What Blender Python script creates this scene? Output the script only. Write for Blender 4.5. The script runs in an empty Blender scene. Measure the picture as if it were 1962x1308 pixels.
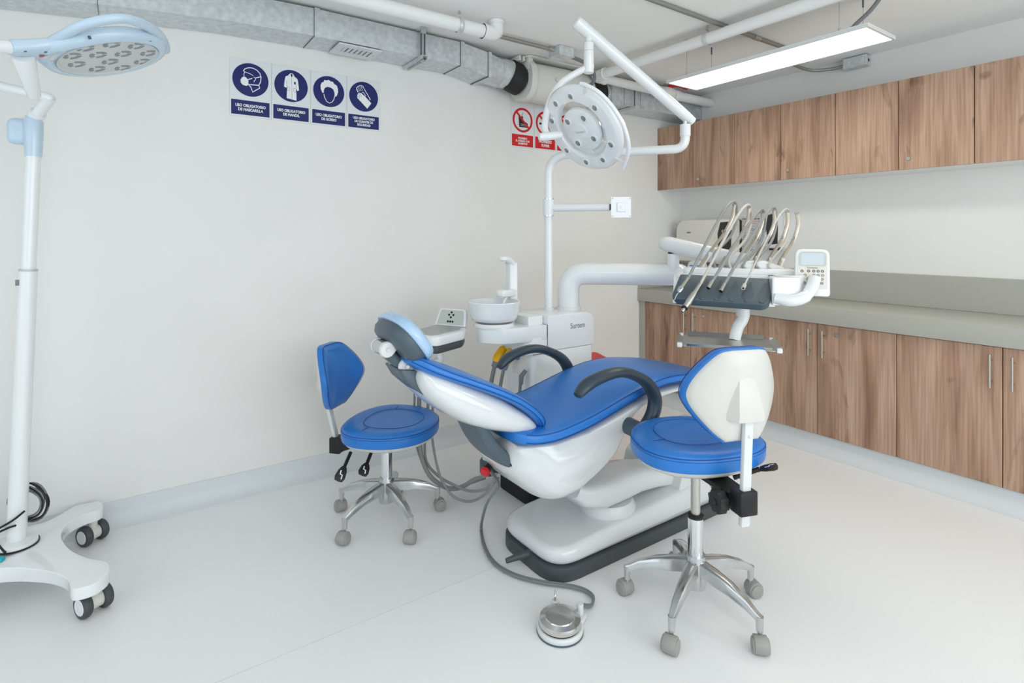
import bpy, bmesh, math, random
from math import sin, cos, pi, radians
from mathutils import Vector as V, Matrix
random.seed(7)
scene = bpy.context.scene
COL = scene.collection

# ------------------------------------------------------------------ camera, light, exposure
FPX, HZ, CX, CAMH = 1050.0, 450.0, 981.0, 1.35      # focal length / horizon / centre in photo pixels, camera height in metres
YAW = math.atan2(731.0, FPX)
cd = bpy.data.cameras.new('camera'); cam = bpy.data.objects.new('camera', cd); COL.objects.link(cam)
cam.location = (0, 0, CAMH); cam.rotation_euler = (pi/2, 0, -YAW)
cd.sensor_fit = 'HORIZONTAL'; cd.sensor_width = 36; cd.lens = FPX/1962*36
cd.shift_y = -(654-HZ)/1962; cd.clip_start = 0.05
scene.camera = cam

w = bpy.data.worlds.new('daylight'); scene.world = w; w.use_nodes = True
w.node_tree.nodes['Background'].inputs[0].default_value = (0.80, 0.90, 1.0, 1)
w.node_tree.nodes['Background'].inputs[1].default_value = 1.0

def area_light(name, loc, rot, sx, sy, power, col):
    l = bpy.data.lights.new(name, 'AREA'); l.shape = 'RECTANGLE'; l.size = sx; l.size_y = sy
    l.energy = power; l.color = col
    o = bpy.data.objects.new(name, l); COL.objects.link(o); o.location = loc; o.rotation_euler = rot
    return o
# daylight entering through the two windows behind and beside the camera
area_light('window_daylight', (-2.32, 0.7, 1.45), (0, -pi/2-radians(12), 0), 1.7, 3.0, 9, (0.90, 0.96, 1.0))
area_light('window_daylight', (1.2, -2.32, 1.45), (pi/2+radians(12), 0, 0), 3.6, 1.7, 47, (0.94, 0.98, 1.0))
PANEL_GLOW = 6.5            # strength of the LED ceiling panels
scene.view_settings.view_transform = 'Standard'; scene.view_settings.look = 'None'
scene.view_settings.exposure = 0.27; scene.view_settings.gamma = 1.0
scene.view_settings.use_curve_mapping = False

# ------------------------------------------------------------------ pixel rays (a pixel gives a direction, the surface gives the distance)
_S, _C = sin(YAW), cos(YAW)
CAMP = V((0, 0, CAMH))
def ray(x, y):
    u = (x-CX)/FPX; v = (HZ-y)/FPX
    return V((_S+u*_C, _C-u*_S, v))
def onz(x, y, z): d = ray(x, y); return CAMP+d*((z-CAMH)/d.z)
def onx(x, y, X): d = ray(x, y); return CAMP+d*(X/d.x)
def ony(x, y, Y): d = ray(x, y); return CAMP+d*(Y/d.y)
def dep(x, y, t): return CAMP+ray(x, y)*t

# ------------------------------------------------------------------ materials
MATS = {}
def lin(c):
    return tuple((x/255/12.92 if x <= 10 else ((x/255+0.055)/1.055)**2.4) for x in c)
def mat(name, col, rough=0.5, metal=0.0, coat=0.0, nscale=0, namt=0.0, bump=0.0, bscale=200, trans=0.0, emit=0, sss=0, stretch=None, ior=1.45):
    m = bpy.data.materials.new(name); m.use_nodes = True; MATS[name] = m
    nt = m.node_tree; b = nt.nodes['Principled BSDF']
    c = lin(col)
    b.inputs['Base Color'].default_value = (*c, 1); b.inputs['Roughness'].default_value = rough
    b.inputs['Metallic'].default_value = metal; b.inputs['Coat Weight'].default_value = coat
    b.inputs['Coat Roughness'].default_value = 0.08
    b.inputs['Transmission Weight'].default_value = trans; b.inputs['IOR'].default_value = ior
    if emit:
        b.inputs['Emission Color'].default_value = (*c, 1); b.inputs['Emission Strength'].default_value = emit
    tc = nt.nodes.new('ShaderNodeTexCoord'); mp = nt.nodes.new('ShaderNodeMapping')
    nt.links.new(tc.outputs['Object'], mp.inputs[0])
    if stretch: mp.inputs['Scale'].default_value = stretch
    if nscale:
        n = nt.nodes.new('ShaderNodeTexNoise'); n.inputs['Scale'].default_value = nscale; n.inputs['Detail'].default_value = 4
        nt.links.new(mp.outputs[0], n.inputs[0])
        r = nt.nodes.new('ShaderNodeValToRGB'); nt.links.new(n.outputs['Fac'], r.inputs[0])
        r.color_ramp.elements[0].position = 0.3; r.color_ramp.elements[1].position = 0.7
        r.color_ramp.elements[0].color = (*[max(0, x*(1-namt)) for x in c], 1)
        r.color_ramp.elements[1].color = (*[min(1, x*(1+namt)) for x in c], 1)
        nt.links.new(r.outputs[0], b.inputs['Base Color'])
    if bump:
        n2 = nt.nodes.new('ShaderNodeTexNoise'); n2.inputs['Scale'].default_value = bscale; n2.inputs['Detail'].default_value = 3
        nt.links.new(mp.outputs[0], n2.inputs[0])
        bp = nt.nodes.new('ShaderNodeBump'); bp.inputs['Strength'].default_value = bump; bp.inputs['Distance'].default_value = 0.002
        nt.links.new(n2.outputs['Fac'], bp.inputs['Height']); nt.links.new(bp.outputs[0], b.inputs['Normal'])
    return m
mat('wall', (236, 236, 233), 0.75, nscale=3, namt=0.01, bump=0.05, bscale=90)
mat('ceiling', (250, 250, 247), 0.8, nscale=2, namt=0.012)
mat('vinyl', (242, 243, 243), 0.38, nscale=420, namt=0.035, bump=0.04, bscale=500)
mat('vinyl_cove', (218, 223, 226), 0.45, nscale=380, namt=0.05, bump=0.05, bscale=500)
mat('weld', (222, 223, 222), 0.5)
mat('laminate', (178, 178, 170), 0.42, nscale=30, namt=0.015)
mat('carcass', (242, 243, 242), 0.5)
mat('gap', (58, 46, 40), 0.8)
mat('white', (221, 224, 225), 0.28, coat=0.25)
mat('white_gloss', (219, 222, 223), 0.14, coat=0.5)
mat('white_metal', (237, 240, 241), 0.26, coat=0.25)
mat('white_enamel', (238, 241, 242), 0.14, coat=0.5)
mat('shell', (212, 212, 207), 0.35)
mat('off_white', (226, 224, 216), 0.4)
mat('pvc', (238, 239, 237), 0.4)
mat('blue', (42, 120, 202), 0.32, bump=0.12, bscale=700, nscale=5, namt=0.04)
mat('blue_seam', (18, 70, 142), 0.6)
mat('pale_blue', (194, 216, 232), 0.22, coat=0.3)
mat('head_blue', (172, 203, 232), 0.15, coat=0.4)
mat('slate', (78, 93, 102), 0.38)
mat('navy_rest', (52, 66, 77), 0.33)
mat('slate_dark', (70, 76, 79), 0.45)
mat('black', (22, 22, 23), 0.45)
mat('black_soft', (34, 34, 35), 0.6, nscale=60, namt=0.2)
mat('rubber', (72, 76, 79), 0.55, nscale=40, namt=0.12)
mat('caster', (158, 156, 152), 0.5)
mat('chrome', (226, 228, 230), 0.09, 1.0)
mat('pedal', (214, 212, 208), 0.16, 1.0)
mat('alu', (205, 207, 208), 0.24, 1.0, nscale=14, namt=0.08)
mat('steel', (196, 194, 188), 0.3, 1.0)
mat('lens', (150, 154, 156), 0.2, 0.6)
mat('galv', (212, 217, 219), 0.42, 0.4, nscale=34, namt=0.13, bump=0.1, bscale=40)
mat('slate_shaded', (71, 85, 94), 0.45)  # slate darkened to give the shade inside the grooves
mat('galv_dark', (108, 112, 114), 0.5, 0.6)
mat('conduit', (160, 160, 154), 0.4, 0.7)
mat('hose', (152, 154, 151), 0.5)
mat('hose_dark', (120, 125, 128), 0.5)
mat('hose_cream', (208, 204, 194), 0.45)
mat('whip', (196, 186, 172), 0.3, 0.85)
mat('yellow', (250, 190, 14), 0.4)
mat('red', (206, 22, 28), 0.4)
mat('red_bin', (214, 66, 60), 0.5)
mat('sign_white', (226, 230, 233), 0.3)
mat('sign_blue', (2, 24, 98), 0.5)
mat('sign_red', (208, 6, 22), 0.45)
mat('print_white', (240, 242, 244), 0.4)
mat('print_black', (16, 16, 18), 0.4)
mat('print_grey', (120, 126, 130), 0.5)
mat('print_brown', (150, 130, 110), 0.5)
mat('print_violet', (130, 110, 165), 0.5)
mat('paper', (226, 226, 224), 0.6)
mat('pad_grey', (196, 202, 196), 0.35)
mat('tray_grey', (172, 174, 170), 0.35)
mat('tray_light', (208, 211, 210), 0.3)
mat('slate_mid', (128, 138, 142), 0.35)
mat('screen', (206, 216, 222), 0.25)
mat('keys_blue', (92, 158, 214), 0.35)
mat('teal', (0, 176, 190), 0.3)
mat('clear', (240, 242, 244), 0.05, trans=0.9)
mat('smoked', (26, 24, 22), 0.08, coat=0.5)
mat('fan_body', (224, 223, 216), 0.4)
mat('glow', (255, 247, 234), 0.5, emit=PANEL_GLOW)

def wood():
    m = bpy.data.materials.new('oak'); m.use_nodes = True; MATS['oak'] = m
    nt = m.node_tree; N = nt.nodes.new; L = nt.links.new; b = nt.nodes['Principled BSDF']
    tc = N('ShaderNodeTexCoord'); oi = N('ShaderNodeObjectInfo')
    mul = N('ShaderNodeMath'); mul.operation = 'MULTIPLY'; mul.inputs[1].default_value = 53.0; L(oi.outputs['Random'], mul.inputs[0])
    add = N('ShaderNodeVectorMath'); add.operation = 'ADD'; L(tc.outputs['Object'], add.inputs[0]); L(mul.outputs[0], add.inputs[1])
    def tex(scale, sc, det, dist=0.0):
        mp = N('ShaderNodeMapping'); mp.inputs['Scale'].default_value = scale; L(add.outputs[0], mp.inputs[0])
        t = N('ShaderNodeTexNoise'); t.inputs['Scale'].default_value = sc; t.inputs['Detail'].default_value = det; t.inputs['Distortion'].default_value = dist
        L(mp.outputs[0], t.inputs[0]); return t.outputs['Fac']
    broad = tex((1, 1, 0.10), 9, 5, 0.8); fine = tex((1, 1, 0.03), 95, 4); knots = tex((1, 1, 0.33), 8.5, 3, 1.6)
    r1 = N('ShaderNodeValToRGB'); L(broad, r1.inputs[0]); e = r1.color_ramp.elements
    e[0].position = 0.28; e[0].color = (*lin((150, 115, 94)), 1); e[1].position = 0.72; e[1].color = (*lin((206, 174, 151)), 1)
    k = e.new(0.5); k.color = (*lin((190, 156, 132)), 1)
    r2 = N('ShaderNodeValToRGB'); L(fine, r2.inputs[0]); e = r2.color_ramp.elements
    e[0].position = 0.3; e[0].color = (0.70, 0.66, 0.63, 1); e[1].position = 0.62; e[1].color = (1, 1, 1, 1)
    r3 = N('ShaderNodeValToRGB'); L(knots, r3.inputs[0]); e = r3.color_ramp.elements
    e[0].position = 0.61; e[0].color = (1, 1, 1, 1); e[1].position = 0.77; e[1].color = (0.48, 0.41, 0.37, 1)
    def mult(a, c):
        x = N('ShaderNodeMix'); x.data_type = 'RGBA'; x.blend_type = 'MULTIPLY'; x.inputs[0].default_value = 1
        L(a, x.inputs[6]); L(c, x.inputs[7]); return x.outputs[2]
    L(mult(mult(r1.outputs[0], r2.outputs[0]), r3.outputs[0]), b.inputs['Base Color'])
    b.inputs['Roughness'].default_value = 0.55
wood()

# ------------------------------------------------------------------ mesh builder
def frame(o, x, z):
    x = V(x).normalized(); z = V(z); y = z.cross(x).normalized(); z = x.cross(y).normalized()
    m = Matrix.Identity(4)
    for i in range(3): m[i][0] = x[i]; m[i][1] = y[i]; m[i][2] = z[i]; m[i][3] = V(o)[i]
    return m
def axis_frame(o, z):
    z = V(z).normalized(); a = V((1, 0, 0)) if abs(z.x) < 0.9 else V((0, 1, 0))
    return frame(o, a-z*a.dot(z), z)
XZ = Matrix(((1, 0, 0, 0), (0, 0, -1, 0), (0, 1, 0, 0), (0, 0, 0, 1)))     # local (x, y, z) -> world (x, -z, y)
YZ = Matrix(((0, 0, 1, 0), (1, 0, 0, 0), (0, 1, 0, 0), (0, 0, 0, 1)))      # local (x, y, z) -> world (z, x, y)
def catmull(pts, n=8):
    p = [V(q) for q in pts]; p = [p[0]*2-p[1]]+p+[p[-1]*2-p[-2]]; out = []
    for i in range(1, len(p)-2):
        for k in range(n):
            t = k/n; a, b, c, d = p[i-1:i+3]
            out.append(0.5*((2*b)+(c-a)*t+(2*a-5*b+4*c-d)*t*t+(3*b-a-3*c+d)*t**3))
    out.append(p[-2]); return out
def bend(pts, r, n=8):
    """polyline with rounded corners"""
    p = [V(q) for q in pts]; out = [p[0]]
    for i in range(1, len(p)-1):
        a = (p[i-1]-p[i]); b = (p[i+1]-p[i]); la, lb = a.length, b.length; a.normalize(); b.normalize()
        ang = a.angle(b); rr = r[i-1] if isinstance(r, (list, tuple)) else r
        d = min(rr/math.tan(ang/2) if ang > 0.01 else 0, la*0.49, lb*0.49)
        p0, p1 = p[i]+a*d, p[i]+b*d
        for k in range(n+1):
            t = k/n; out.append(p0*(1-t)**2+p[i]*2*t*(1-t)+p1*t*t)
    out.append(p[-1]); return out
def rpoly(pts, r, n=5):
    """2D polygon with rounded corners"""
    out = []; m = len(pts)
    for i in range(m):
        q = V((*pts[i], 0)); a = V((*pts[i-1], 0))-q; b = V((*pts[(i+1) % m], 0))-q
        rr = r[i] if isinstance(r, (list, tuple)) else r
        la, lb = a.length, b.length; a.normalize(); b.normalize(); ang = max(a.angle(b), 0.02)
        d = min(rr/math.tan(ang/2), la*0.48, lb*0.48)
        if d < 1e-5: out.append((q.x, q.y)); continue
        for k in range(n+1):
            t = k/n; w_ = (q+a*d)*(1-t)**2+q*2*t*(1-t)+(q+b*d)*t*t; out.append((w_.x, w_.y))
    return out
def ell(cx, cy, rx, ry, n=32, e=2.0, a0=0):
    o = []
    for i in range(n):
        a = 2*pi*i/n+a0; c, s = cos(a), sin(a)
        o.append((cx+rx*math.copysign(abs(c)**(2/e), c), cy+ry*math.copysign(abs(s)**(2/e), s)))
    return o
class MB:
    def __init__(s, M=None): s.v = []; s.f = []; s.M = M or Matrix.Identity(4)
    def add(s, vs, fs, M=None):
        k = len(s.v); T = s.M @ M if M else s.M
        s.v += [T @ V(p) for p in vs]; s.f += [tuple(i+k for i in f) for f in fs]; return s
    def bm(s, b, M=None):
        b.verts.index_update()
        s.add([v.co.copy() for v in b.verts], [[v.index for v in f.verts] for f in b.faces], M); b.free(); return s
    def box(s, size, c=(0, 0, 0), bev=0, seg=2, M=None):
        b = bmesh.new(); bmesh.ops.create_cube(b, size=1)
        for v in b.verts: v.co = V((v.co.x*size[0]+c[0], v.co.y*size[1]+c[1], v.co.z*size[2]+c[2]))
        if bev: bmesh.ops.bevel(b, geom=b.edges[:], offset=bev, segments=seg, profile=0.5, affect='EDGES', clamp_overlap=True)
        return s.bm(b, M)
    def bx(s, x0, x1, y0, y1, z0, z1, bev=0, seg=2, M=None):
        return s.box((abs(x1-x0), abs(y1-y0), abs(z1-z0)), ((x0+x1)/2, (y0+y1)/2, (z0+z1)/2), bev, seg, M)
    def prism(s, poly, z0, z1, bev=0, seg=2, M=None):
        b = bmesh.new(); vs = [b.verts.new((p[0], p[1], z0)) for p in poly]; f = b.faces.new(vs)
        r = bmesh.ops.extrude_face_region(b, geom=[f]); nv = [g for g in r['geom'] if isinstance(g, bmesh.types.BMVert)]
        for v in nv: v.co.z = z1
        bmesh.ops.recalc_face_normals(b, faces=b.faces[:])
        if bev:
            ed = [e for e in b.edges if abs(e.verts[0].co.z-e.verts[1].co.z) < 1e-6]
            bmesh.ops.bevel(b, geom=ed, offset=bev, segments=seg, profile=0.5, affect='EDGES', clamp_overlap=True)
        return s.bm(b, M)
    def xz(s, poly, y0, y1, bev=0, seg=2): return s.prism(poly, -y1, -y0, bev, seg, XZ)
    def flat(s, poly, z=0, M=None): return s.add([(p[0], p[1], z) for p in poly], [tuple(range(len(poly)))], M)
    def ribbon(s, pts, w_, z=0, M=None):
        p = [V((*q, 0)) for q in pts]; vs = []; fs = []
        for i, q in enumerate(p):
            d = (p[min(i+1, len(p)-1)]-p[max(i-1, 0)]).normalized(); n = V((-d.y, d.x, 0))*w_/2
            vs += [(q.x+n.x, q.y+n.y, z), (q.x-n.x, q.y-n.y, z)]
        for i in range(len(p)-1): fs.append((2*i, 2*i+1, 2*i+3, 2*i+2))
        return s.add(vs, fs, M)
    def ring(s, cx, cy, r0, r1, z=0, n=40, ax=1, M=None):
        vs = []; fs = []
        for i in range(n):
            a = 2*pi*i/n
            vs += [(cx+r0*ax*cos(a), cy+r0*sin(a), z), (cx+r1*ax*cos(a), cy+r1*sin(a), z)]
        for i in range(n): j = (i+1) % n; fs.append((2*i, 2*i+1, 2*j+1, 2*j))
        return s.add(vs, fs, M)
    def loft(s, rings, cap=True, M=None):
        n = len(rings[0]); vs = [p for r in rings for p in r]; fs = []
        for i in range(len(rings)-1):
            for j in range(n): k = (j+1) % n; fs.append((i*n+j, i*n+k, (i+1)*n+k, (i+1)*n+j))
        if cap: fs += [tuple(reversed(range(n))), tuple(range((len(rings)-1)*n, len(rings)*n))]
        return s.add(vs, fs, M)
    def tube(s, path, r, n=10, cap=True, up=None, M=None):
        """sweep; r: number, list of numbers, or (a, b) / list of (a, b) for an oval (a along 'up', b across)"""
        p = [V(q) for q in path]; m = len(p)
        rs = r if isinstance(r, list) else [r]*m
        tg = [(p[min(i+1, m-1)]-p[max(i-1, 0)]).normalized() for i in range(m)]
        u = V(up) if up else (V((0, 0, 1)) if abs(tg[0].z) < 0.9 else V((1, 0, 0)))
        rings = []
        for i in range(m):
            if up: u = V(up)
            u = (u-tg[i]*u.dot(tg[i])).normalized(); w_ = tg[i].cross(u)
            a, b = rs[i] if isinstance(rs[i], tuple) else (rs[i], rs[i])
            rings.append([p[i]+u*(a*cos(2*pi*k/n))+w_*(b*sin(2*pi*k/n)) for k in range(n)])
        return s.loft(rings, cap, M)
    def cyl(s, a, b, r, n=16, r2=None): return s.tube([a, b], [r, r if r2 is None else r2], n)
    def lathe(s, prof, n=28, M=None, cap=True):
        return s.loft([[(r*cos(2*pi*k/n), r*sin(2*pi*k/n), z) for k in range(n)] for r, z in prof], cap, M)
    def pad(s, st, n=24, e=3.2, M=None):
        """cushion: stations (x, z, half width, half thickness); spine in the xz plane, width along y"""
        m = len(st); rings = []
        for i, (x, z, hw, ht) in enumerate(st):
            a, b = st[max(i-1, 0)], st[min(i+1, m-1)]; t = V((b[0]-a[0], 0, b[1]-a[1])).normalized(); nn = V((-t.z, 0, t.x))
            ring = []
            for k in range(n):
                th = 2*pi*k/n; c, q = cos(th), sin(th)
                ring.append(V((x, 0, z))+V((0, 1, 0))*hw*math.copysign(abs(c)**(2/e), c)+nn*ht*math.copysign(abs(q)**(2/e), q))
            rings.append(ring)
        return s.loft(rings, True, M)
    def ball(s, c, r, n=12, sc=(1, 1, 1)):
        b = bmesh.new(); bmesh.ops.create_uvsphere(b, u_segments=n, v_segments=max(6, n//2), radius=r)
        for v in b.verts: v.co = V((v.co.x*sc[0], v.co.y*sc[1], v.co.z*sc[2]))+V(c)
        return s.bm(b)
    def text(s, body, size, M, sx=1.0, bold=0.0, align='CENTER', z=0):
        cu = bpy.data.curves.new('t', 'FONT'); cu.body = body; cu.size = size; cu.align_x = align; cu.align_y = 'CENTER'
        cu.offset = bold; cu.space_line = 0.95; cu.resolution_u = 3
        o = bpy.data.objects.new('t', cu); COL.objects.link(o)
        me = bpy.data.meshes.new_from_object(o.evaluated_get(bpy.context.evaluated_depsgraph_get()))
        s.add([(v.co.x*sx, v.co.y, z) for v in me.vertices], [tuple(p.vertices) for p in me.polygons], M)
        bpy.data.objects.remove(o); bpy.data.curves.remove(cu); bpy.data.meshes.remove(me); return s

INV = {}
def mesh_obj(name, mb, m, parent=None, smooth=38, inv=None):
    me = bpy.data.meshes.new(name)
    vs = mb.v if inv is None else [inv @ p for p in mb.v]
    me.from_pydata([tuple(p) for p in vs], [], mb.f)
    b = bmesh.new(); b.from_mesh(me); bmesh.ops.remove_doubles(b, verts=b.verts[:], dist=1e-6)
    bmesh.ops.recalc_face_normals(b, faces=b.faces[:]); b.to_mesh(me); b.free()
    me.materials.append(MATS[m] if isinstance(m, str) else m)
    if smooth:
        for p in me.polygons: p.use_smooth = True
        me.set_sharp_from_angle(angle=radians(smooth))
    o = bpy.data.objects.new(name, me); COL.objects.link(o)
    if parent: o.parent = parent
    return o
def tag(o, label, cat, group=None):
    o['label'] = label; o['category'] = cat
    if group: o['group'] = group
    return o
def thing(name, label, cat, loc=(0, 0, 0), rz=0.0, group=None, local=False):
    o = bpy.data.objects.new(name, None); COL.objects.link(o); o.empty_display_size = 0.1
    o.location = loc; o.rotation_euler = (0, 0, rz)
    INV[o] = Matrix.Identity(4) if local else Matrix.Translation(V(loc)).inverted() if not rz else (Matrix.Translation(V(loc)) @ Matrix.Rotation(rz, 4, 'Z')).inverted()
    return tag(o, label, cat, group)
def part(name, mb, m, parent, smooth=38, label=None):
    o = mesh_obj(name, mb, m, parent, smooth, INV[parent]); INV[o] = INV[parent]
    if label: o['label'] = label
    return o
def single(name, mb, m, label, cat, loc, group=None, smooth=38):
    o = mesh_obj(name, mb, m, None, smooth, Matrix.Translation(-V(loc))); o.location = loc; INV[o] = Matrix.Translation(-V(loc))
    return tag(o, label, cat, group)
def struct(name, mb, m, smooth=0):
    o = mesh_obj(name, mb, m, None, smooth); o['kind'] = 'structure'; INV[o] = Matrix.Identity(4); return o
def copy_tree(o, parent=None):
    c = o.copy(); COL.objects.link(c); c.parent = parent
    for ch in list(o.children): copy_tree(ch, c)
    return c
# ------------------------------------------------------------------ the room
X0, Y0, ZC = 4.03, 3.15, 2.545          # right wall, left wall, ceiling
XR, YR = -2.3, -2.3                      # side and rear walls beyond the frame
fl = struct('floor', MB().bx(XR-.1, X0+.1, YR-.1, Y0+.1, -.06, 0), 'vinyl')
for y in (1.866, 0.26, -1.34):
    part('weld_seam', MB().bx(XR, 3.42, y-.0015, y+.0015, -.001, .0006), 'weld', fl, 0)
struct('ceiling', MB().bx(XR-.1, X0+.1, YR-.1, Y0+.1, ZC, ZC+.06), 'ceiling')
struct('wall_left', MB().bx(XR-.1, X0+.1, Y0, Y0+.1, 0, ZC), 'wall')
struct('wall_right', MB().bx(X0, X0+.1, YR, Y0, 0, ZC), 'wall')
# rear and side walls with their windows (out of frame, daylight comes in here)
wr = MB(); wr.bx(XR, -.75, YR-.1, YR, 0, ZC).bx(3.15, X0, YR-.1, YR, 0, ZC).bx(-.75, 3.15, YR-.1, YR, 0, .55).bx(-.75, 3.15, YR-.1, YR, 2.35, ZC)
struct('wall_rear', wr, 'wall')
ws = MB(); ws.bx(XR-.1, XR, YR, -.9, 0, ZC).bx(XR-.1, XR, 2.3, Y0, 0, ZC).bx(XR-.1, XR, -.9, 2.3, 0, .55).bx(XR-.1, XR, -.9, 2.3, 2.35, ZC)
struct('wall_side', ws, 'wall')
def win(name, a0, a1, horiz):
    m = MB()
    def bar(u0, u1, z0, z1):
        if horiz: m.bx(u0, u1, YR-.06, YR-.01, z0, z1)
        else: m.bx(XR-.06, XR-.01, u0, u1, z0, z1)
    bar(a0, a1, .55, .6); bar(a0, a1, 2.3, 2.35)
    k = 3
    for i in range(k+1): u = a0+(a1-a0-.05)*i/k; bar(u, u+.05, .55, 2.35)
    struct(name, m, 'white')
win('window_1', -.75, 3.15, True); win('window_2', -.9, 2.3, False)
# coved vinyl skirting
def cove(u): return [(0, 0), (0, .115), (-.006, .115), (-.008, .07), (-.016, .035), (-.034, .012), (-.06, .002), (-.06, 0)]
pr = cove(0)
struct('baseboard_left', MB().loft([[(x, Y0+p[0], p[1]) for p in pr] for x in (XR, 3.45)]), 'vinyl_cove', 50)
struct('baseboard_right', MB().loft([[(3.515+p[0], y, p[1]) for p in pr] for y in (Y0, -.4)]), 'vinyl_cove', 50)

# ------------------------------------------------------------------ wall cabinets
XU = 3.715
ub = [3.15, 2.787, 2.42, 2.063, 1.703, 1.35, .995, .64, .285]
ul = ['wall cabinet with two oak doors tucked into the room corner under the duct',
      'second wall cabinet from the room corner, two oak doors and one lock',
      'third wall cabinet from the room corner, two oak doors and one lock',
      'oak fronted wall cabinet farthest from the room corner']
for i in range(4):
    y1, ym, y0 = ub[2*i], ub[2*i+1], ub[2*i+2]
    t = thing('wall_cabinet', ul[i], 'cabinet', (XU, (y0+y1)/2, 1.735), group='wall cabinets above the worktop')
    part('body', MB().bx(XU+.02, X0, y0, y1, 1.735, 2.258), 'carcass', t)
    part('shadow_gap', MB().bx(XU+.016, XU+.0195, y0+.001, y1-.001, 1.738, 2.256), 'gap', t)
    for j, (a, b) in enumerate(((ym, y1), (y0, ym))):
        d = part('door', MB().bx(XU, XU+.016, a+.002, b-.002, 1.733, 2.26, .0012, 1), 'oak', t, 20)
        if j:
            c = V((XU, b-.05, 1.795))
            part('lock', MB().lathe([(.0001, .006), (.011, .006), (.0125, .004), (.0125, -.002), (.0001, -.002)], 16, axis_frame(c, (-1, 0, 0))).box((.0016, .008, .001), (0, 0, .0063), M=axis_frame(c, (-1, 0, 0))), 'steel', d)
# ------------------------------------------------------------------ base cabinets and worktop
XB = 3.49
lb = [3.085, 2.64, 2.172, 1.705, 1.277, .826, .375]
ll = ['base cabinet with two oak doors beside the grey end panel',
      'base cabinet with two oak doors between two like it, lock on one door',
      'base cabinet with two oak doors farthest from the grey end panel']
for i in range(3):
    y1, ym, y0 = lb[2*i], lb[2*i+1], lb[2*i+2]
    t = thing('base_cabinet', ll[i], 'cabinet', (XB, (y0+y1)/2, .115), group='base cabinets under the worktop')
    part('body', MB().bx(XB+.022, X0-.02, y0, y1, .1, .80), 'carcass', t)
    part('shadow_gap', MB().bx(XB+.017, XB+.0215, y0+.001, y1-.001, .112, .803), 'gap', t)
    for j, (a, b) in enumerate(((ym, y1), (y0, ym))):
        d = part('door', MB().bx(XB, XB+.017, a+.002, b-.002, .118, .80, .0012, 1), 'oak', t, 20)
        yh = a+.042 if j == 0 else b-.042
        hz0, hz1 = .60, .765
        part('handle', MB().cyl((XB-.03, yh, hz0), (XB-.03, yh, hz1), .0055, 10).cyl((XB+.001, yh, hz0+.03), (XB-.03, yh, hz0+.03), .0045, 8).cyl((XB+.001, yh, hz1-.03), (XB-.03, yh, hz1-.03), .0045, 8), 'steel', d)
        if j:
            c = V((XB, b-.115, .748))
            part('lock', MB().lathe([(.0001, .006), (.011, .006), (.0125, .004), (.0125, -.002), (.0001, -.002)], 16, axis_frame(c, (-1, 0, 0))), 'steel', d)
t = thing('worktop', 'grey laminate worktop with upstand running along the right wall', 'worktop', (3.75, 1.4, .8))
part('slab', MB().prism([(3.465, -.4), (X0-.002, -.4), (X0-.002, Y0-.002), (3.465, Y0-.002)], .805, .905, .003, 2), 'laminate', t)
part('backsplash', MB().bx(X0-.022, X0-.002, -.4, Y0-.002, .905, 1.105, .002, 1), 'laminate', t)
part('side_splash', MB().bx(3.47, X0-.022, Y0-.02, Y0-.002, .905, 1.105, .002, 1), 'laminate', t)
single('end_panel', MB().bx(3.485, X0, 3.087, Y0-.001, .0, .804, .0015, 1), 'laminate', 'narrow grey end panel closing the base cabinets at the wall', 'panel', (3.75, 3.11, 0))

# ------------------------------------------------------------------ things on the right wall above the worktop
XW = X0-.001
a, b = onx(1326, 420, X0), onx(1424, 487, X0)
dy0, dy1 = b.y, a.y+.02
t = thing('paper_towel_dispenser', 'white paper towel dispenser with a black window on the right wall', 'dispenser', (X0, (dy0+dy1)/2, 1.13))
W = dy1-dy0
def dsp(th):  # rounded front profile
    return rpoly([(dy0, 1.13), (dy1, 1.13), (dy1, 1.475), (dy0, 1.475)], [.01, .02, .11, .02], 8)
part('shadow_back_plate', MB().prism(rpoly([(dy0+.01, 1.126), (dy1+.004, 1.126), (dy1+.004, 1.48), (dy0+.01, 1.475)], [.01, .02, .11, .02], 8), X0-.06, XW, 0, 1, YZ), 'black_soft', t)  # black back plate; its protruding edge paints the shadow gap
part('cover', MB().prism(dsp(0), X0-.19, X0-.045, .02, 4, YZ), 'off_white', t)
yc = dy0+.045
part('window', MB().prism([(yc-.055, 1.14), (yc-.02, 1.12), (yc+.045, 1.17), (yc+.055, 1.36), (yc+.03, 1.45), (yc-.045, 1.455), (yc-.065, 1.38)], X0-.196, X0-.185, .003, 2, YZ), 'smoked', t)
part('emblem', MB().prism(ell(dy1-.13, 1.37, .022, .006, 20), X0-.1925, X0-.1895, 0, 1, YZ), 'print_grey', t)
a, b = onx(1420, 416, X0), onx(1464, 488, X0)
t = thing('notice_sheet', 'hand washing instruction sheet taped beside the soap dispenser', 'poster', (X0, (a.y+b.y)/2, 1.2))
PY0, PY1, PZ0, PZ1 = b.y, a.y, 1.19, 1.50
part('sheet', MB().bx(X0-.003, XW, PY0, PY1, PZ0, PZ1), 'paper', t, 0)
PM = Matrix(((0, 0, -1, X0-.0035), (-1, 0, 0, PY1), (0, 1, 0, PZ0), (0, 0, 0, 1)))
pw, ph = PY1-PY0, PZ1-PZ0
for wd, fx_, m_ in (('¿Cómo', .17, 'print_black'), ('lavarse', .45, 'sign_red'), ('las manos?', .78, 'print_black')):
    part('heading_word', MB().text(wd, pw*.105, PM @ Matrix.Translation((pw*fx_, ph*.93, 0)), .82, .0006), m_, t, 0)
for x_, w_, y_ in ((.05, .9, .86), (.3, .4, .81)):
    part('red_rule', MB().bx(0, pw*w_, 0, .002, -.0003, .0003, M=PM @ Matrix.Translation((pw*x_, ph*y_, 0))), 'sign_red', t, 0)
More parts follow.
